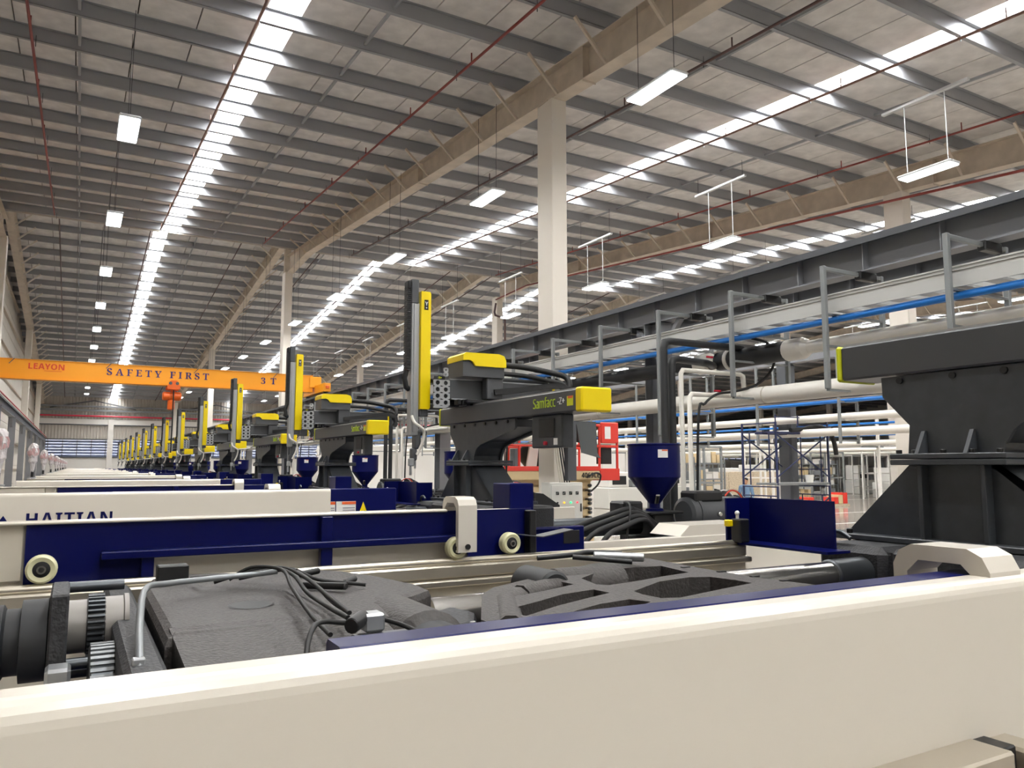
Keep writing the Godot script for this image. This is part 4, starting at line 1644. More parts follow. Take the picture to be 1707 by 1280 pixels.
# ---------------------------------------------------------------- hoppers
func build_hoppers() -> void:
	var h := thing("material_hopper", "navy conical hopper with a white label beside the lagged drop pipes", "hopper", at(5.12, 1.755, 1.65))
	var b := mb()
	b.lathe(Vector3.ZERO, Vector3.UP, [[0.0, 0], [0.09, 0], [0.09, 0.02], [0.055, 0.03], [0.055, 0.07], [0.26, 0.335], [0.262, 0.34], [0.262, 0.65], [0.27, 0.655], [0.27, 0.668], [0.25, 0.672], [0, 0.675]], 40)
	part(h, "hopper_body", b, M.navy)
	b = mb()
	b.xf = Transform3D(Basis(Vector3.UP, -0.35), Vector3.ZERO)
	b.box(Vector3(-0.05, 0.53, 0.255), Vector3(0.05, 0.61, 0.264))
	var lb := part(h, "paper_label", b, M.sticker_white)
	b = mb()
	b.xf = Transform3D(Basis(Vector3.UP, -0.35), Vector3.ZERO)
	b.box(Vector3(-0.01, 0.595, 0.262), Vector3(0.048, 0.608, 0.2655))
	part(lb, "label_header", b, M.sticker_orange)
	b = mb()
	b.xf = Transform3D(Basis(Vector3.UP, -0.45) * Basis(Vector3.RIGHT, 0.66), Vector3(0, 0.2, 0))
	b.box(Vector3(-0.022, -0.06, 0.125), Vector3(0.022, 0.06, 0.142), 0.01)
	var sg := part(h, "sight_frame", b, M.steel)
	b = mb()
	b.xf = Transform3D(Basis(Vector3.UP, -0.45) * Basis(Vector3.RIGHT, 0.66), Vector3(0, 0.2, 0))
	b.box(Vector3(-0.011, -0.045, 0.14), Vector3(0.011, 0.045, 0.145), 0.002)
	part(sg, "sight_glass", b, M.black)
	h.position = at(5.12, 1.755, 1.65 + PITCH)
	copy(h, at(5.12, 1.755, 1.65), "navy conical hopper on the open-clamp machine")
	for k in range(2, 14):
		copy(h, at(5.12, 1.755, 1.65 + PITCH * k), "navy conical hopper on the %s machine from the open-clamp one" % ORDINAL[k], "hoppers farther down the row")


# ---------------------------------------------------------------- the open clamp of the first machine
func inset(poly: Array, c: float) -> Array:
	var pk := PackedVector2Array()
	for q in poly:
		pk.append(Vector2(q[0], q[1]))
	if Geometry2D.is_polygon_clockwise(pk):
		pk.reverse()
	var out := []
	for i in pk.size():
		var a := pk[(i - 1 + pk.size()) % pk.size()]
		var p := pk[i]
		var q := pk[(i + 1) % pk.size()]
		var d0 := (p - a).normalized()
		var d1 := (q - p).normalized()
		var n0 := Vector2(-d0.y, d0.x)
		var n1 := Vector2(-d1.y, d1.x)
		var m := (n0 + n1).normalized()
		out.append([pk[i], pk[i] + m * c / maxf(0.4, m.dot(n0))])
	return out

# a casting seen from above: outline in (x, n), sides down to y0, rounded shoulder
func casting(b: MB, poly: Array, y0: float, y1: float, c: float) -> void:
	var rings := []
	for s in [[0.0, y0], [0.0, y1 - c], [c * 0.3, y1 - c * 0.3], [c, y1]]:
		var r := []
		for q in inset(poly, s[0]):
			r.append(at(q[1].x, s[1], q[1].y))
		rings.append(r)
	for i in 3:
		var k: int = rings[i].size()
		for j in k:
			b.quad(rings[i][j], rings[i][(j + 1) % k], rings[i + 1][(j + 1) % k], rings[i + 1][j])
	var tp := PackedVector2Array()
	for q in inset(poly, c):
		tp.append(q[1])
	var ix := Geometry2D.triangulate_polygon(tp)
	for i in range(0, ix.size(), 3):
		var a := tp[ix[i]]
		var d := tp[ix[i + 1]]
		var e := tp[ix[i + 2]]
		b.tri_out(at(a.x, y1, a.y), at(d.x, y1, d.y), at(e.x, y1, e.y), at(a.x, y1 - 1.0, a.y))

func build_clamp() -> void:
	var o: Node3D = get_node("injection_moulding_machine")
	var b := mb()
	casting(b, [[0.16, 1.58], [0.163, 2.2], [0.2, 2.42], [0.27, 2.46], [0.66, 2.36], [0.72, 2.3], [0.78, 2.12], [0.815, 1.95], [0.81, 1.86], [0.736, 1.794], [0.629, 1.72], [0.6, 1.58]], 1.1, 1.89, 0.02)
	var ca := part(o, "clamp_casting", b, M.cast)
	b = mb()
	b.hexa([at(0.165, 1.1, 0.86), at(0.56, 1.1, 0.86), at(0.58, 1.1, 1.64), at(0.165, 1.1, 1.64), at(0.19, 1.80, 0.9), at(0.54, 1.80, 0.9), at(0.58, 1.893, 1.64), at(0.172, 1.893, 1.64)])
	part(ca, "casting_shoulder", b, M.cast)
	b = mb()
	b.box(at(0.085, 1.1, 0.95), at(0.15, 1.875, 2.42), 0.01)
	part(o, "end_plate", b, M.cast_dark)
	b = mb()
	casting(b, [[0.6, 1.66], [0.74, 1.745], [0.84, 1.8], [0.86, 1.7], [0.8, 1.58], [0.72, 1.53], [0.62, 1.55]], 1.5, 1.855, 0.02)
	part(ca, "toggle_ear", b, M.cast_dark)
	b = mb()
	b.lathe(at(0.36, 1.891, 1.83), Vector3.UP, [[0, 0.0015], [0.046, 0.0015], [0.05, 0.0]], 20)
	part(ca, "plugged_hole", b, M.black)
	# pins across the toggle
	for q in [[0.665, 1.80, 1.44, 1.52, 0.082], [1.17, 1.86, 1.83, 2.0, 0.052]]:
		b = mb()
		b.rod(at(q[0], q[1], q[2]), at(q[0], q[1], q[3]), q[4], 30, 0.008)
		var pn := part(o, "toggle_pin", b, M.lagging)
		b = mb()
		b.lathe(at(q[0], q[1], q[2] - 0.002), at(0, 0, 1), [[q[4] * 0.5, 0.0], [q[4] * 0.55, -0.004], [q[4] * 0.6, 0.0]], 26)
		part(pn, "retaining_ring", b, M.dark_steel)
	b = mb()
	b.rod(at(0.665, 1.80, 1.52), at(0.665, 1.80, 1.8), 0.098, 30, 0.02)
	part(ca, "pin_boss", b, M.cast)
	b = mb()
	b.lathe(at(1.23, 1.84, 1.95), Vector3.RIGHT, [[0, 0], [0.05, 0], [0.062, 0.01], [0.062, 0.24], [0, 0.24]], 24)
	part(o, "toggle_boss", b, M.cast)
	# pocketed link block
	var comb := CSGCombiner3D.new()
	comb.name = "link_block"
	comb.position = Vector3(0, 1.885, 0)
	comb.rotation.x = -PI / 2
	comb.material_override = M.cast
	o.add_child(comb, true)
	var scale_to := 0.945
	var out := [[0.79, 1.54], [0.942, 1.833], [1.025, 1.925], [1.27, 2.061], [1.562, 2.22], [1.8, 2.29], [1.838, 2.25], [1.816, 2.003], [1.805, 1.715], [1.839, 1.543], [1.83, 1.0], [0.82, 1.0]]
	var pockets := [
		[[1.337, 1.95], [1.484, 2.057], [1.634, 2.075], [1.735, 2.056], [1.707, 1.891], [1.581, 1.864], [1.434, 1.822], [1.329, 1.802], [1.307, 1.833]],
		[[1.325, 1.684], [1.498, 1.786], [1.633, 1.809], [1.695, 1.785], [1.713, 1.699], [1.711, 1.632], [1.582, 1.602], [1.449, 1.567], [1.365, 1.546], [1.316, 1.562], [1.312, 1.632]],
		[[1.002, 1.826], [1.067, 1.871], [1.167, 1.925], [1.246, 1.937], [1.252, 1.864], [1.132, 1.813], [1.024, 1.775]],
		[[0.86, 1.6], [1.013, 1.672], [1.129, 1.735], [1.248, 1.761], [1.252, 1.694], [1.144, 1.651], [1.03, 1.602], [0.9, 1.53]],
		[[0.9, 1.45], [1.036, 1.529], [1.132, 1.571], [1.236, 1.589], [1.259, 1.534], [1.195, 1.5], [1.0, 1.42]],
		[[1.32, 1.4], [1.36, 1.46], [1.5, 1.5], [1.65, 1.51], [1.7, 1.42], [1.5, 1.36]]]
	for i in pockets.size() + 1:
		var poly: Array = out if i == 0 else pockets[i - 1]
		var pk := PackedVector2Array()
		for q in poly:
			pk.append(Vector2(q[0], q[1]) * scale_to)
		var cp := CSGPolygon3D.new()
		cp.name = "outline" if i == 0 else "pocket"
		cp.polygon = pk
		cp.depth = 0.7 if i == 0 else 0.74
		cp.position.z = 0.0 if i == 0 else 0.05
		cp.operation = CSGShape3D.OPERATION_UNION if i == 0 else CSGShape3D.OPERATION_SUBTRACTION
		cp.material = M.cast
		comb.add_child(cp, true)
	# raised rims along the ribs
	for q in [[[0.80, 1.5], [0.93, 1.77], [1.0, 1.84]], [[1.02, 1.86], [1.2, 1.95]]]:
		b = mb()
		var pts := []
		for p in q:
			pts.append(at(p[0] * 1.0, 1.86, p[1] * 0.95))
		b.tube(pts, 0.035, 10)
		part(o, "link_rib", b, M.cast)
	for q in [[1.665, 1.87], [1.69, 1.74], [1.70, 1.62], [1.71, 1.52]]:
		b = mb()
		b.box(at(q[0], 1.884, q[1]), at(q[0] + 0.03, 1.888, q[1] + 0.012))
		part(o, "shim_slot", b, M.black)
	# adjusting drive at the end: motor, plate, gear, spacer rods, belt pulley
	b = mb()
	b.lathe(at(-0.55, 1.845, 1.9), Vector3.RIGHT, [[0, 0], [0.06, 0], [0.075, 0.02], [0.075, 0.44], [0.066, 0.445], [0.066, 0.47], [0.082, 0.472], [0.082, 0.518], [0, 0.518]], 30)
	var mo := part(o, "adjusting_motor", b, M.lagging)
	for a in 6:
		b = mb()
		var q := at(-0.07, 1.845 + 0.072 * sin(a * 1.05 + 0.3), 1.9 + 0.072 * cos(a * 1.05 + 0.3))
		b.rod(q, q + Vector3(0.02, 0, 0), 0.008, 8)
		part(mo, "bolt", b, M.steel)
	b = mb()
	b.box(at(-0.03, 1.7, 1.81), at(0.004, 1.945, 2.02), 0.004)
	part(o, "gear_plate", b, M.cast_dark)
	b = mb()
	b.lathe(at(0.004, 1.86, 1.93), Vector3.RIGHT, [[0, 0], [0.055, 0], [0.055, 0.035], [0, 0.035]], 26)
	part(o, "gear_hub", b, M.hub_grey)
	b = mb()
	b.lathe(at(0.072, 1.86, 1.93), Vector3.RIGHT, [[0, 0], [0.058, 0], [0.058, 0.035], [0.062, 0.037], [0.062, 0.046], [0, 0.046]], 26)
	part(o, "gear_hub", b, M.hub_grey)
	b = mb()
	b.rod(at(0.038, 1.86, 1.93), at(0.073, 1.86, 1.93), 0.058, 30)
	var g := part(o, "gear_ring", b, M.black)
	for a in 34:
		b = mb()
		var t := TAU * a / 34.0
		b.xf = Transform3D(Basis(Vector3.RIGHT, t), at(0, 1.86, 1.93))
		b.hexa([Vector3(0.04, 0.056, -0.004), Vector3(0.071, 0.056, -0.004), Vector3(0.071, 0.056, 0.004), Vector3(0.04, 0.056, 0.004),
			Vector3(0.04, 0.066, -0.002), Vector3(0.071, 0.066, -0.002), Vector3(0.071, 0.066, 0.002), Vector3(0.04, 0.066, 0.002)])
		part(g, "tooth", b, M.dark_steel)
	for q in [[1.925, 2.06], [1.8, 1.85], [1.74, 2.04]]:
		b = mb()
		b.rod(at(0.0, q[0], q[1]), at(0.115, q[0], q[1]), 0.012, 14)
		part(o, "spacer_rod", b, M.dark_steel)
	b = mb()
	b.rod(at(0.042, 1.76, 1.74), at(0.09, 1.76, 1.74), 0.095, 36, 0.004)
	var pu := part(o, "belt_pulley", b, M.dark_steel)
	for a in 44:
		b = mb()
		var t := TAU * a / 44.0
		b.xf = Transform3D(Basis(Vector3.RIGHT, t), at(0, 1.76, 1.74))
		b.box(Vector3(0.044, 0.094, -0.0035), Vector3(0.088, 0.0985, 0.0035))
		part(pu, "belt_tooth", b, M.zinc)
	b = mb()
	b.box(at(-0.03, 1.55, 1.7), at(0.013, 1.825, 1.76), 0.006)
	part(o, "sensor_block", b, M.alu)
	# wiring over the casting
	b = mb()
	b.box(at(0.205, 1.88, 2.28), at(0.283, 1.935, 2.33), 0.003)
	part(o, "junction_block", b, M.black)
	b = mb()
	b.hose([at(0.105, 1.6, 1.36), at(0.108, 1.85, 1.42), at(0.118, 1.915, 1.6), at(0.145, 1.94, 1.85), at(0.2, 1.93, 1.98), at(0.3, 1.925, 2.05), at(0.42, 1.925, 2.08), at(0.47, 1.93, 2.07)], 0.007, 8)
	part(o, "grey_conduit", b, M.zinc)
	b = mb()
	b.box(at(0.098, 1.86, 1.44), at(0.118, 1.885, 1.46), 0.002)
	part(o, "conduit_clip", b, M.alu)
	var runs := [
		[[0.28, 1.91, 2.2], [0.3, 1.92, 2.12], [0.4, 1.925, 2.1], [0.47, 1.935, 2.07], [0.47, 1.94, 1.9], [0.45, 1.93, 1.7], [0.44, 1.93, 1.5], [0.44, 1.93, 1.38]],
		[[0.33, 1.9, 2.16], [0.42, 1.93, 2.12], [0.48, 1.94, 2.05], [0.485, 1.94, 1.85], [0.475, 1.93, 1.62], [0.465, 1.925, 1.45]],
		[[0.4, 1.9, 2.2], [0.5, 1.93, 2.1], [0.5, 1.935, 1.95], [0.5, 1.925, 1.8], [0.49, 1.915, 1.65], [0.475, 1.92, 1.48]],
		[[0.36, 1.91, 2.12], [0.41, 1.94, 2.1], [0.46, 1.945, 1.98], [0.43, 1.935, 1.75], [0.405, 1.92, 1.5], [0.4, 1.91, 1.35]],
		[[0.42, 1.93, 1.34], [0.36, 1.94, 1.3], [0.325, 1.9, 1.22], [0.33, 1.85, 1.15]],
		[[0.5, 1.94, 2.0], [0.55, 1.915, 1.98], [0.62, 1.905, 1.95], [0.66, 1.9, 1.93]],
		[[0.475, 1.93, 1.4], [0.52, 1.92, 1.33], [0.54, 1.91, 1.28]]]
	for r in runs:
		b = mb()
		var pts := []
		for p in r:
			pts.append(at(p[0], p[1], p[2]))
		b.hose(pts, 0.0046, 8)
		part(o, "sensor_cable", b, M.rubber)
	b = mb()
	b.rod(at(0.43, 1.925, 1.33), at(0.465, 1.93, 1.37), 0.014, 12, 0.002)
	var cn := part(o, "cable_gland", b, M.black)
	b = mb()
	b.box(at(0.462, 1.906, 1.35), at(0.5, 1.938, 1.39), 0.004)
	part(cn, "clear_plug", b, M.alu)
	b = mb()
	b.box(at(0.44, 1.885, 1.28), at(0.55, 1.905, 1.36), 0.002)
	part(o, "valve_base", b, M.dark_steel)
	b = mb()
	b.hose([at(0.51, 1.9, 1.25), at(0.6, 1.905, 1.23), at(0.62, 1.905, 1.24), at(0.62, 1.93, 1.24)], 0.005, 8)
	part(o, "grease_line", b, M.alu)
	for q in [[0.62, 1.9, 1.98, 0.66, 2.02], [0.52, 1.9, 2.0, 0.6, 1.9], [0.56, 1.9, 2.2, 0.62, 2.22]]:
		b = mb()
		b.rod(at(q[0], q[1], q[2]), at(q[3], q[1] + 0.005, q[4]), 0.009, 10, 0.002)
		part(o, "cable_plug", b, M.black)
	b = mb()
	b.hose([at(1.25, 1.92, 2.06), at(1.36, 1.925, 2.04), at(1.45, 1.925, 2.08), at(1.55, 1.92, 2.03)], 0.008, 8)
	part(o, "sensor_cable", b, M.black)
	b = mb()
	b.rod(at(1.46, 1.915, 2.06), at(1.6, 1.91, 1.98), 0.014, 10, 0.003)
	part(o, "cable_plug", b, M.alu)
	b = mb()
	b.rod(at(1.36, 1.92, 2.03), at(1.52, 1.905, 1.94), 0.008, 8)
	part(o, "cable_plug", b, M.black)
	# operator-side handle at the lower edge of the picture
	b = mb()
	b.box(at(0.55, 1.835, 0.545), at(1.0, 1.86, 0.6), 0.003)
	var dh := part(o, "door_handle", b, M.brushed)
	b = mb()
	b.box(at(0.55, 1.7, 0.545), at(0.985, 1.835, 0.556), 0.002)
	part(dh, "handle_skirt", b, M.brushed)
	b = mb()
	b.box(at(1.0, 1.8, 0.56), at(1.03, 1.858, 0.6), 0.002)
	part(dh, "latch_slot", b, M.black)
	b = mb()
	b.box(at(1.03, 1.7, 0.545), at(1.075, 1.855, 0.6), 0.004)
	part(dh, "latch_keeper", b, M.brushed)


# ---------------------------------------------------------------- between the row and the far hall
func meter(parent: Node, p: Vector3) -> void:
	var b := mb()
	b.box(p + Vector3(-0.028, -0.028, 0), p + Vector3(0.028, 0.028, 0.012), 0.003)
	var m := part(parent, "panel_meter", b, M.black)
	b = mb()
	b.prism([[-0.02, -0.008], [0.02, 0.02], [-0.02, 0.02]], p + Vector3(0, 0, 0.0125), Vector3.RIGHT, Vector3.UP, Vector3(0, 0, 0.002))
	b.prism([[-0.02, -0.02], [-0.02, 0.02], [0.015, 0.02]], p + Vector3(0, 0, 0.0125), Vector3.RIGHT, Vector3.UP, Vector3(0, 0, 0.002))
	part(m, "dial", b, M.meter_glass)

func build_midfield() -> void:
	# switch cabinet by the first column
	var o := thing("switch_cabinet", "pale grey switch cabinet with four meters and signal lamps by the column", "cabinet", at(7.4, 0, 11.35))
	var b := mb()
	b.box(Vector3(-0.34, 0.5, -0.15), Vector3(0.34, 1.92, 0.13), 0.01)
	part(o, "body", b, M.cabinet)
	b = mb()
	b.box(Vector3(-0.32, 0.55, 0.13), Vector3(0.32, 1.88, 0.15), 0.008)
	var d := part(o, "door", b, M.cabinet)
	for k in 4:
		meter(d, Vector3(-0.2 + 0.135 * k, 1.74, 0.15))
	var leds := [M.black, M.led_amber, M.led_green, M.led_red]
	for k in 4:
		b = mb()
		b.rod(Vector3(-0.2 + 0.135 * k, 1.58, 0.15), Vector3(-0.2 + 0.135 * k, 1.58, 0.165), 0.016, 12)
		part(d, "signal_lamp", b, leds[k])
	b = mb()
	b.box(Vector3(0.27, 1.42, 0.15), Vector3(0.295, 1.56, 0.165), 0.005)
	part(d, "handle", b, M.black)
	for y in [0.8, 1.5]:
		b = mb()
		b.rod(Vector3(-0.325, y, 0.14), Vector3(-0.325, y + 0.07, 0.14), 0.01, 8)
		part(o, "hinge", b, M.steel)
	b = mb()
	b.box(Vector3(-0.3, 0, -0.12), Vector3(0.3, 0.5, 0.1), 0.01)
	part(o, "plinth", b, M.black)
	var w := thing("cable_drop", "bundle of pink and black cables falling into the switch cabinet", "cable", at(7.45, 1.92, 11.35))
	for k in 5:
		b = mb()
		b.hose([Vector3(-0.2 + 0.05 * k, 1.4, -0.05), Vector3(-0.19 + 0.045 * k, 0.7, -0.02), Vector3(-0.1 + 0.05 * k, 0.0, 0)], 0.012, 6)
		part(w, "cable", b, M.cream_plain if k < 2 else M.black)
	o = thing("cable_riser", "dark vertical cable duct beside the cream column over the switch cabinet", "duct", at(7.55, 1.95, 11.3))
	b = mb()
	b.box(Vector3(-0.1, 0.0, -0.06), Vector3(0.08, 1.5, 0.06), 0.006)
	part(o, "duct_body", b, M.runway_dark)
	# scissor lift
	var lx := 8.9
	o = thing("scissor_lift", "red and beige scissor lift with a grey sheet hung over its rail", "lift", at(lx, 0, 15.0))
	var sh := at(lx, 0, 15.0)
	b = mb(sh)
	b.box(at(8.0, 0.2, 14.4), at(10.5, 0.8, 15.9), 0.03)
	part(o, "chassis", b, M.beige)
	for x in [8.35, 10.15]:
		for n in [14.35, 15.75]:
			b = mb(sh)
			b.rod(at(x, 0.28, n), at(x, 0.28, n + 0.22), 0.28, 22, 0.03)
			part(o, "wheel", b, M.rubber)
	for k in 5:
		var y := 0.85 + 0.2 * k
		for s in [0, 1]:
			b = mb(sh)
			var xa := 8.2 if s == 0 else 10.45
			var xb := 10.45 if s == 0 else 8.2
			b.bar(at(xa, y, 14.5 + 0.1 * s), at(xb, y + 0.13, 14.5 + 0.1 * s), 0.05, 0.13)
			var am := part(o, "scissor_arm", b, M.beige)
			b = mb(sh)
			b.rod(at(10.4, y + (0.12 if s == 0 else 0.0), 14.4), at(10.4, y + (0.12 if s == 0 else 0.0), 14.7), 0.035, 10)
			part(am, "pivot_pin", b, M.dark_steel)
	b = mb(sh)
	b.box(at(8.0, 1.9, 14.3), at(10.6, 2.1, 15.9), 0.02)
	var dk := part(o, "platform", b, M.beige)
	words(dk, "model_lettering", "4069LE", 0.11, M.black, Transform3D(Basis.IDENTITY, at(10.33, 2.0, 14.29) - sh), false, true)
	b = mb(sh)
	b.prism([[9.4, 1.75], [10.3, 1.75], [10.55, 1.9], [9.2, 1.9]], at(0, 0, 14.5), Vector3.RIGHT, Vector3.UP, at(0, 0, 1.2))
	part(o, "platform_underframe", b, M.beige)
	b = mb(sh)
	b.box(at(8.0, 2.1, 14.3), at(10.6, 2.2, 14.35), 0.005)
	b.box(at(8.0, 2.1, 15.85), at(10.6, 2.2, 15.9), 0.005)
	part(o, "toe_board", b, M.red)
	b = mb(sh)
	b.box(at(10.6, 1.88, 14.3), at(11.15, 2.15, 15.9), 0.01)
	part(o, "extension_deck", b, M.red)
	for n in [14.33, 15.87]:
		for y in [3.12, 2.65]:
			b = mb(sh)
			b.tube([at(8.03, y, n), at(11.1, y, n)], 0.03, 8)
			part(o, "guard_rail", b, M.red)
		for x in [8.03, 8.5, 9.1, 9.8, 10.6, 11.1]:
			b = mb(sh)
			b.tube([at(x, 2.1, n), at(x, 3.12, n)], 0.03, 8)
			part(o, "rail_post", b, M.red)
	b = mb(sh)
	b.box(at(10.62, 2.72, 14.28), at(11.12, 3.2, 14.34), 0.02)
	var gp := part(o, "gate_panel", b, M.red)
	b = mb(sh)
	b.box(at(10.72, 2.82, 14.27), at(10.88, 3.1, 14.28))
	part(gp, "notice", b, M.sticker_white)
	b = mb(sh)
	b.box(at(10.7, 2.25, 14.4), at(11.0, 2.7, 14.6), 0.01)
	part(o, "control_pod", b, M.black)
	b = mb(sh)
	b.hose([at(10.2, 1.95, 14.25), at(10.4, 2.05, 14.22), at(10.55, 2.0, 14.22), at(10.5, 1.8, 14.25), at(10.35, 1.65, 14.3)], 0.02, 8)
	part(o, "power_cable", b, M.black)
	var cl := thing("draped_sheet", "dark grey sheet draped over the scissor lift rail", "cloth", at(10.25, 3.1, 14.3))
	b = mb(at(10.25, 3.1, 14.3))
	b.prism([[9.95, 3.2], [10.5, 3.18], [10.53, 2.5], [10.62, 2.38], [10.1, 2.5]], at(0, 0, 14.24), Vector3.RIGHT, Vector3.UP, at(0, 0, 0.015))
	b.prism([[9.95, 3.2], [10.5, 3.18], [10.48, 2.7], [9.98, 2.75]], at(0, 0, 14.42), Vector3.RIGHT, Vector3.UP, at(0, 0, 0.015))
	b.prism([[14.24, 3.185], [14.435, 3.185], [14.435, 3.2], [14.24, 3.2]], Vector3(9.95, 0, 0), Vector3.FORWARD, Vector3.UP, Vector3(0.55, 0, 0))
	part(cl, "cloth_fold", b, M.cloth_grey)
	o.position.x -= 0.25
	cl.position.x -= 0.3
	o = thing("tool_bag", "black bag and white sheet heaped on the scissor lift platform", "bag", at(9.0, 2.1, 15.0))
	b = mb(at(9.0, 2.1, 15.0))
	b.ball(at(9.1, 2.45, 15.0), Vector3(0.45, 0.35, 0.3), 14, 8)
	part(o, "bag_body", b, M.black)
	b = mb(at(9.0, 2.1, 15.0))
	b.prism([[8.6, 2.2], [8.85, 2.2], [8.9, 2.6], [8.7, 2.75]], at(0, 0, 14.6), Vector3.RIGHT, Vector3.UP, at(0, 0, 0.05))
	part(o, "white_flap", b, M.sticker_white)
	# scaffold tower round the far column
	o = thing("scaffold_tower", "blue tubular scaffold tower around the dark grey column", "scaffold", at(16.2, 0, 14.2))
	sh = at(16.2, 0, 14.2)
	for x in [15.38, 17.32]:
		for lift in 2:
			var y0 := 0.1 + 1.62 * lift
			var y1 := y0 + 1.6
			var f := mb(sh)
			for n in [13.72, 14.85]:
				f.tube([at(x, y0, n), at(x, y1, n)], 0.03, 8)
			for n in [13.95, 14.6]:
				f.tube([at(x, y0, n), at(x, y1 - 0.25, n)], 0.018, 6)
			for y in [y1 - 0.25, y1 - 0.02, y0 + 0.4]:
				f.tube([at(x, y, 13.72), at(x, y, 14.85)], 0.018, 6)
			part(o, "end_frame", f, M.scaffold)
	for lift in 2:
		var y0 := 0.3 + 1.62 * lift
		for n in [13.72, 14.85]:
			for s in [0, 1]:
				b = mb(sh)
				b.tube([at(15.38, y0 + 1.1 * s, n), at(17.32, y0 + 1.1 * (1 - s), n)], 0.02, 6)
				part(o, "cross_brace", b, M.scaffold)
	for y in [1.72, 3.02]:
		for k in 2:
			b = mb(sh)
			b.box(at(15.33, y, 13.7 + 0.42 * k), at(17.37, y + 0.06, 13.95 + 0.42 * k), 0.005)
			part(o, "deck_board", b, M.grey_post if y < 2.0 else M.scaffold)
	for x in [15.38, 16.2, 17.32]:
		b = mb(sh)
		b.tube([at(x, 3.05, 13.72), at(x, 3.5, 13.72)], 0.018, 6)
		part(o, "rail_post", b, M.scaffold)
	b = mb(sh)
	b.tube([at(15.38, 3.45, 13.72), at(17.32, 3.45, 13.72)], 0.016, 6)
	part(o, "top_rail", b, M.scaffold)
	o = thing("hose_coil", "black flexible hose lying over the upper scaffold deck", "hose", at(16.9, 3.1, 13.7))
	b = mb(at(16.9, 3.1, 13.7))
	b.hose([at(15.9, 3.12, 13.7), at(16.4, 3.16, 13.7), at(16.7, 3.22, 13.6), at(17.0, 3.16, 13.5), at(17.2, 2.9, 13.45), at(17.3, 2.5, 13.45)], 0.06, 10)
	part(o, "hose_run", b, M.rubber)
	o = thing("tool_bucket", "small pale bucket on the lower scaffold deck", "bucket", at(16.6, 1.78, 13.75))
	b = mb()
	b.lathe(Vector3.ZERO, Vector3.UP, [[0, 0], [0.09, 0], [0.11, 0.2], [0.1, 0.2], [0.085, 0.02], [0, 0.02]], 14)
	part(o, "bucket_body", b, M.sticker_white)
	build_person()


# ---------------------------------------------------------------- person
func smin(a: float, b: float, k: float) -> float:
	var h := clampf(0.5 + 0.5 * (b - a) / k, 0.0, 1.0)
	return lerpf(b, a, h) - k * h * (1.0 - h)

func field(p: Vector3, bones: Array, k: float) -> float:
	var d := 1e3
	for q in bones:
		var a: Vector3 = q[0]
		var ab: Vector3 = q[1] - a
		var t := clampf((p - a).dot(ab) / maxf(ab.length_squared(), 1e-9), 0.0, 1.0)
		var e := p - (a + ab * t)
		e.z *= q[4] if q.size() > 4 else 1.0
		d = smin(d, e.length() - lerpf(q[2], q[3], t), k)
	return d

func nets(b: MB, bones: Array, lo: Vector3, hi: Vector3, s: float, k: float) -> void:
	var nx := int((hi.x - lo.x) / s) + 2
	var ny := int((hi.y - lo.y) / s) + 2
	var nz := int((hi.z - lo.z) / s) + 2
	var g := PackedFloat32Array()
	g.resize(nx * ny * nz)
	for z in nz:
		for y in ny:
			for x in nx:
				g[(z * ny + y) * nx + x] = field(lo + Vector3(x, y, z) * s, bones, k)
	var cell := {}
	for z in nz - 1:
		for y in ny - 1:
			for x in nx - 1:
				var sum := Vector3.ZERO
				var c := 0
				for e in [[0, 0, 0, 1, 0, 0], [0, 1, 0, 1, 1, 0], [0, 0, 1, 1, 0, 1], [0, 1, 1, 1, 1, 1], [0, 0, 0, 0, 1, 0], [1, 0, 0, 1, 1, 0], [0, 0, 1, 0, 1, 1], [1, 0, 1, 1, 1, 1], [0, 0, 0, 0, 0, 1], [1, 0, 0, 1, 0, 1], [0, 1, 0, 0, 1, 1], [1, 1, 0, 1, 1, 1]]:
					var va := g[((z + e[2]) * ny + y + e[1]) * nx + x + e[0]]
					var vb := g[((z + e[5]) * ny + y + e[4]) * nx + x + e[3]]
					if (va < 0.0) != (vb < 0.0):
						var t := va / (va - vb)
						sum += Vector3(x + lerpf(e[0], e[3], t), y + lerpf(e[1], e[4], t), z + lerpf(e[2], e[5], t))
						c += 1
				if c:
					cell[(z * ny + y) * nx + x] = lo + sum / c * s
	var grad := func(p: Vector3) -> Vector3:
		var h := s * 0.5
		return Vector3(field(p + Vector3(h, 0, 0), bones, k) - field(p - Vector3(h, 0, 0), bones, k), field(p + Vector3(0, h, 0), bones, k) - field(p - Vector3(0, h, 0), bones, k), field(p + Vector3(0, 0, h), bones, k) - field(p - Vector3(0, 0, h), bones, k)).normalized()
	var nrm := {}
	for i in cell:
		nrm[i] = grad.call(cell[i])
	var st := [1, nx, nx * ny]
	for z in range(1, nz - 1):
		for y in range(1, ny - 1):
			for x in range(1, nx - 1):
				var i := (z * ny + y) * nx + x
				for ax in 3:
					var a := g[i] < 0.0
					if a == (g[i + st[ax]] < 0.0):
						continue
					var u: int = st[(ax + 1) % 3]
					var w: int = st[(ax + 2) % 3]
					var q := [i, i - u, i - u - w, i - w]
					if not (cell.has(q[0]) and cell.has(q[1]) and cell.has(q[2]) and cell.has(q[3])):
						continue
					if not a:
						q.reverse()
					b.tri(cell[q[0]], cell[q[1]], cell[q[2]], nrm[q[0]], nrm[q[1]], nrm[q[2]])
					b.tri(cell[q[0]], cell[q[2]], cell[q[3]], nrm[q[0]], nrm[q[2]], nrm[q[3]])

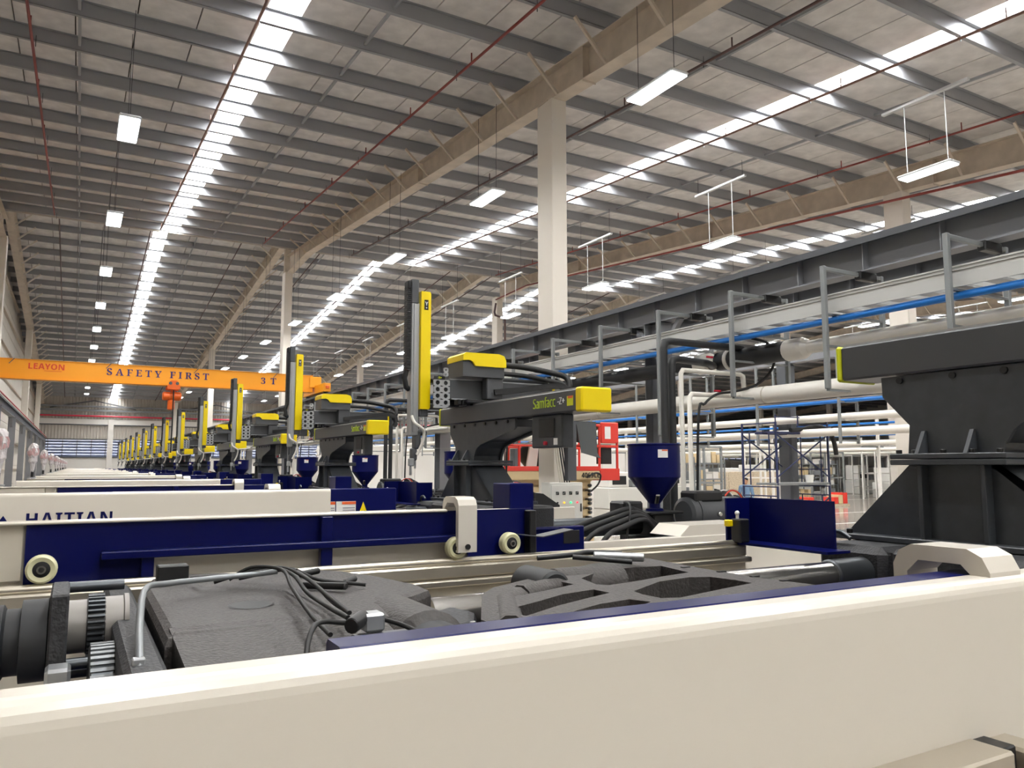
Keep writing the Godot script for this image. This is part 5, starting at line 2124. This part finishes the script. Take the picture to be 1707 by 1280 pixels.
func build_person() -> void:
	var o := thing("person", "person in a light blue shirt and dark trousers standing by the scaffold", "person", at(22.58, 0, 21.7))
	o.rotation.y = -0.9
	var b := mb()
	var V := func(x: float, y: float, z: float) -> Vector3: return Vector3(x, y, z)
	var bones := [
		[V.call(0, 1.36, 0), V.call(0, 1.0, 0), 0.135, 0.125, 1.25], [V.call(-0.14, 1.4, 0), V.call(0.14, 1.4, 0), 0.075, 0.075], [V.call(0, 1.42, 0), V.call(0, 1.54, 0.01), 0.055, 0.05],
		[V.call(-0.09, 0.93, 0), V.call(-0.1, 0.5, 0.02), 0.095, 0.065], [V.call(-0.1, 0.5, 0.02), V.call(-0.1, 0.09, -0.03), 0.065, 0.042], [V.call(-0.1, 0.05, -0.05), V.call(-0.11, 0.04, 0.14), 0.045, 0.035],
		[V.call(0.09, 0.93, 0), V.call(0.1, 0.5, 0.03), 0.095, 0.065], [V.call(0.1, 0.5, 0.03), V.call(0.1, 0.09, 0.0), 0.065, 0.042], [V.call(0.1, 0.05, -0.02), V.call(0.11, 0.04, 0.17), 0.045, 0.035],
		[V.call(-0.2, 1.4, 0), V.call(-0.25, 1.12, -0.03), 0.055, 0.045], [V.call(-0.25, 1.12, -0.03), V.call(-0.24, 0.9, 0.08), 0.042, 0.03], [V.call(-0.24, 0.88, 0.09), V.call(-0.23, 0.79, 0.12), 0.035, 0.02],
		[V.call(0.2, 1.4, 0), V.call(0.25, 1.12, 0.0), 0.055, 0.045], [V.call(0.25, 1.12, 0.0), V.call(0.2, 0.95, 0.16), 0.042, 0.03], [V.call(0.2, 0.94, 0.17), V.call(0.17, 0.9, 0.25), 0.035, 0.02]]
	nets(b, bones, Vector3(-0.36, -0.02, -0.25), Vector3(0.36, 1.62, 0.32), 0.026, 0.04)
	var head := [[V.call(0, 1.58, 0.03), V.call(0, 1.66, 0.0), 0.07, 0.088], [V.call(0, 1.53, 0.055), V.call(0, 1.56, 0.06), 0.04, 0.045], [V.call(0, 1.6, 0.1), V.call(0, 1.575, 0.115), 0.012, 0.016], [V.call(-0.083, 1.6, 0.0), V.call(-0.085, 1.62, 0.0), 0.014, 0.018], [V.call(0.083, 1.6, 0.0), V.call(0.085, 1.62, 0.0), 0.014, 0.018], [V.call(0, 1.48, 0.0), V.call(0, 1.56, 0.02), 0.05, 0.05]]
	nets(b, head, Vector3(-0.13, 1.46, -0.13), Vector3(0.13, 1.78, 0.16), 0.013, 0.02)
	part(o, "body", b, M.skin)
	b = mb()
	var shirt := [[V.call(0, 1.36, 0), V.call(0, 0.97, 0), 0.148, 0.15, 1.2], [V.call(-0.15, 1.405, 0), V.call(0.15, 1.405, 0), 0.086, 0.086], [V.call(-0.2, 1.4, 0), V.call(-0.255, 1.1, -0.03), 0.068, 0.06], [V.call(-0.255, 1.1, -0.03), V.call(-0.245, 0.95, 0.05), 0.056, 0.048], [V.call(0.2, 1.4, 0), V.call(0.255, 1.1, 0.0), 0.068, 0.06], [V.call(0.255, 1.1, 0.0), V.call(0.22, 0.99, 0.1), 0.056, 0.048]]
	nets(b, shirt, Vector3(-0.36, 0.78, -0.25), Vector3(0.36, 1.52, 0.26), 0.026, 0.03)
	part(o, "shirt", b, M.shirt)
	b = mb()
	var legs := [[V.call(0, 0.95, 0), V.call(0, 0.9, 0), 0.135, 0.14, 1.2], [V.call(-0.09, 0.93, 0), V.call(-0.1, 0.5, 0.02), 0.108, 0.08], [V.call(-0.1, 0.5, 0.02), V.call(-0.1, 0.1, -0.03), 0.08, 0.062], [V.call(0.09, 0.93, 0), V.call(0.1, 0.5, 0.03), 0.108, 0.08], [V.call(0.1, 0.5, 0.03), V.call(0.1, 0.1, 0.0), 0.08, 0.062]]
	nets(b, legs, Vector3(-0.26, 0.02, -0.22), Vector3(0.26, 1.14, 0.24), 0.03, 0.03)
	part(o, "trousers", b, M.trousers)
	b = mb()
	nets(b, [[V.call(0, 1.68, -0.02), V.call(0, 1.64, -0.04), 0.088, 0.086], [V.call(-0.05, 1.7, 0.03), V.call(0.05, 1.7, 0.03), 0.05, 0.05]], Vector3(-0.13, 1.5, -0.15), Vector3(0.13, 1.8, 0.1), 0.016, 0.02)
	part(o, "hair", b, M.hair)
	for s in [-1.0, 1.0]:
		b = mb()
		b.ball(Vector3(0.032 * s, 1.62, 0.083), Vector3(0.011, 0.008, 0.008), 8, 6)
		part(o, "eye", b, M.hair)
	b = mb()
	b.box(Vector3(-0.022, 1.545, 0.094), Vector3(0.022, 1.551, 0.1))
	part(o, "mouth", b, M.red_letter)


# ---------------------------------------------------------------- distant part of the hall
func crate(x: float, n: float, w: float, h: float, d: float, m: Material, called: String, label: String, group := "") -> void:
	var o := thing(called, label, called.replace("_", " ").split(" ")[-1], at(x, 0, n), group)
	var b := mb()
	b.box(Vector3(-w / 2, 0.1, -d / 2), Vector3(w / 2, h, d / 2), 0.01)
	part(o, "body", b, m)
	for s in [-1.0, 0.0, 1.0]:
		b = mb()
		b.box(Vector3(s * (w / 2 - 0.06) - 0.05, 0, -d / 2), Vector3(s * (w / 2 - 0.06) + 0.05, 0.1, d / 2))
		part(o, "skid", b, M.wood)
		b = mb()
		b.box(Vector3(s * (w / 2 - 0.06) - 0.05, 0.12, d / 2), Vector3(s * (w / 2 - 0.06) + 0.05, h - 0.02, d / 2 + 0.02))
		part(o, "batten", b, m)

func stand(x: float, n: float, w: float, h: float, label: String, group: String, m: Material) -> void:
	var o := thing("steel_stand", label, "stand", at(x, 0, n), group)
	for sx in [-1.0, 1.0]:
		for sz in [-1.0, 1.0]:
			var b := mb()
			b.box(Vector3(sx * w / 2 - 0.04, 0, sz * 0.5 - 0.04), Vector3(sx * w / 2 + 0.04, h, sz * 0.5 + 0.04))
			part(o, "post", b, m)
	for y in [0.6, h * 0.5, h - 0.05]:
		var b := mb()
		b.box(Vector3(-w / 2, y, -0.54), Vector3(w / 2, y + 0.07, -0.46))
		b.box(Vector3(-w / 2, y, 0.46), Vector3(w / 2, y + 0.07, 0.54))
		part(o, "cross_rail", b, m)

func small_machine(x: float, n: float, k: int) -> void:
	var o := thing("parked_machine", "white parked machine with open frame in the distant hall", "machine", at(x, 0, n), "parked machines in the distant hall")
	var b := mb()
	b.box(Vector3(-1.6, 0.0, -0.7), Vector3(1.6, 1.1, 0.7), 0.04)
	part(o, "bed", b, M.cabinet)
	b = mb()
	b.box(Vector3(-1.5, 1.1, -0.6), Vector3(-0.2, 1.9 + 0.2 * (k % 3), 0.6), 0.05)
	part(o, "clamp_housing", b, M.white_wall)
	b = mb()
	b.box(Vector3(0.2, 1.1, -0.4), Vector3(1.4, 1.5, 0.4), 0.05)
	part(o, "injection_housing", b, M.zinc)
	b = mb()
	b.box(Vector3(-1.3, 1.25, 0.6), Vector3(-0.4, 1.7, 0.62), 0.01)
	part(o, "window_pane", b, M.black)

func build_far_side() -> void:
	var k := 0
	for q in [[30.0, 34.0], [35.0, 34.5], [41.0, 38.0], [46.0, 40.0], [50.5, 34.5], [56.0, 41.0], [25.5, 33.0]]:
		small_machine(q[0], q[1], k)
		k += 1
	for q in [[22.5, 24.0, 1.2, 3.0], [29.5, 27.2, 1.4, 3.2], [38.5, 30.6, 1.6, 3.0], [47.0, 33.5, 1.4, 3.4], [53.5, 39.0, 1.8, 3.2], [60.0, 41.0, 1.5, 4.0], [65.5, 49.5, 1.5, 4.0]]:
		stand(q[0], q[1], q[2], q[3], "pale steel post frame standing in the distant hall", "post frames in the distant hall", M.white_wall if int(q[0]) % 2 else M.grey_post)
	stand(63.0, 44.5, 2.2, 4.2, "tall dark tower frame before the white panelled wall", "", M.cloth_grey)
	for q in [[31.0, 30.5, 1.8], [33.2, 31.2, 2.2], [26.5, 27.5, 1.2]]:
		crate(q[0], q[1], q[2], 1.9, 1.0, M.wood, "plywood_crate", "pale plywood crate standing in the distant hall", "plywood crates")
	crate(67.0, 46.0, 3.0, 2.2, 2.0, M.white_wall, "white_crate", "large white crate by the panelled wall")
	crate(71.0, 48.0, 2.4, 1.8, 1.8, M.cabinet, "grey_crate", "grey crate by the panelled wall")
	var b3: MB
	for i in 4:
		var rx := 26.9 + 10.35 * i
		for y in [3.5, 3.1]:
			pipe("water_pipe", "distant white pipe, %s of two, on the %s run past the scaffold" % ["higher" if y > 3.3 else "lower", ORDINAL[i]], "pipe", [at(rx, y, HALL_BACK + 0.5), at(rx, y, 70.0)], 0.1, M.white_pipe, 8)
		pipe("air_pipe", "distant blue pipe on the %s run past the scaffold" % ORDINAL[i], "pipe", [at(rx - 0.2, 3.85, HALL_BACK + 0.5), at(rx - 0.2, 3.85, 70.0)], 0.05, M.blue_pipe, 6)
		for j in 7:
			var nn := 14.0 + 5.3 * j
			var o2 := thing("service_post", "white service post under the distant pipe runs", "post", at(rx + 0.4, 0, nn), "service posts in the distant hall")
			b3 = mb()
			b3.box(Vector3(-0.05, 0, -0.05), Vector3(0.05, 4.2, 0.05), 0.005)
			part(o2, "post_tube", b3, M.white_wall)
			b3 = mb()
			b3.box(Vector3(-1.0, 3.62, -0.03), Vector3(0.3, 3.68, 0.03))
			b3.box(Vector3(-1.0, 2.92, -0.03), Vector3(0.3, 2.98, 0.03))
			part(o2, "pipe_arm", b3, M.grey_post)
			b3 = mb()
			b3.box(Vector3(-0.18, 0, -0.18), Vector3(0.18, 0.03, 0.18))
			part(o2, "base_plate", b3, M.grey_post)
	for q in [[24.5, 26.0], [29.0, 31.0], [32.2, 37.0], [40.0, 34.0], [45.0, 36.0], [52.5, 44.0]]:
		var o3 := thing("shelving_bay", "tall open shelving bay with pale goods in the distant hall", "shelving", at(q[0], 0, q[1]), "shelving bays in the distant hall")
		for sx in [-0.9, 0.9]:
			for sz in [-0.35, 0.35]:
				b3 = mb()
				b3.box(Vector3(sx - 0.03, 0, sz - 0.03), Vector3(sx + 0.03, 2.6, sz + 0.03))
				part(o3, "upright", b3, M.grey_post)
		for y in [0.2, 0.9, 1.6, 2.3]:
			b3 = mb()
			b3.box(Vector3(-0.93, y, -0.38), Vector3(0.93, y + 0.05, 0.38))
			part(o3, "shelf", b3, M.zinc)
			var gx := -0.8
			while gx < 0.6:
				var gw := rng.randf_range(0.2, 0.4)
				b3 = mb()
				b3.box(Vector3(gx, y + 0.05, -0.3), Vector3(gx + gw, y + rng.randf_range(0.25, 0.6), 0.3), 0.01)
				part(o3, "carton", b3, [M.white_wall, M.cabinet, M.beige, M.zinc][rng.randi() % 4])
				gx += gw + 0.06
	# goods on pallets
	for q in [[30.0, 25.5], [37.0, 29.0], [25.3, 22.8]]:
		var o := thing("loaded_pallet", "pallet of boxed parts on the distant floor", "pallet", at(q[0], 0, q[1]), "loaded pallets")
		var b := mb()
		b.box(Vector3(-0.6, 0, -0.5), Vector3(0.6, 0.13, 0.5))
		part(o, "pallet_deck", b, M.wood)
		for i in 3:
			b = mb()
			b.box(Vector3(-0.55 + 0.38 * i, 0.14, -0.4), Vector3(-0.2 + 0.38 * i, 0.5 + 0.12 * i, 0.4), 0.01)
			part(o, "carton", b, M.beige if i % 2 else M.red)
	# partition of white panels beyond the row
	var p := thing("partition", "long white panel partition standing past the second frame line", "partition", at(24.0, 0, 44.0))
	for i in 12:
		var b := mb()
		b.box(Vector3(-12.0 + 2.0 * i, 0, -0.04), Vector3(-10.02 + 2.0 * i, 3.4, 0.04), 0.01)
		part(p, "partition_panel", b, M.white_wall)
	var e := thing("enclosure", "grey panelled room with a flat top in the distant hall", "enclosure", at(64.4, 0, 64.0))
	for i in 10:
		var b := mb()
		b.box(Vector3(-10.0 + 2.0 * i, 0, 3.9), Vector3(-8.05 + 2.0 * i, 2.7, 4.0), 0.01)
		part(e, "wall_panel", b, M.sheet)
	var b2 := mb()
	b2.box(Vector3(-10.0, 2.7, -4), Vector3(10.0, 2.85, 4.05), 0.02)
	part(e, "flat_roof", b2, M.white_wall)
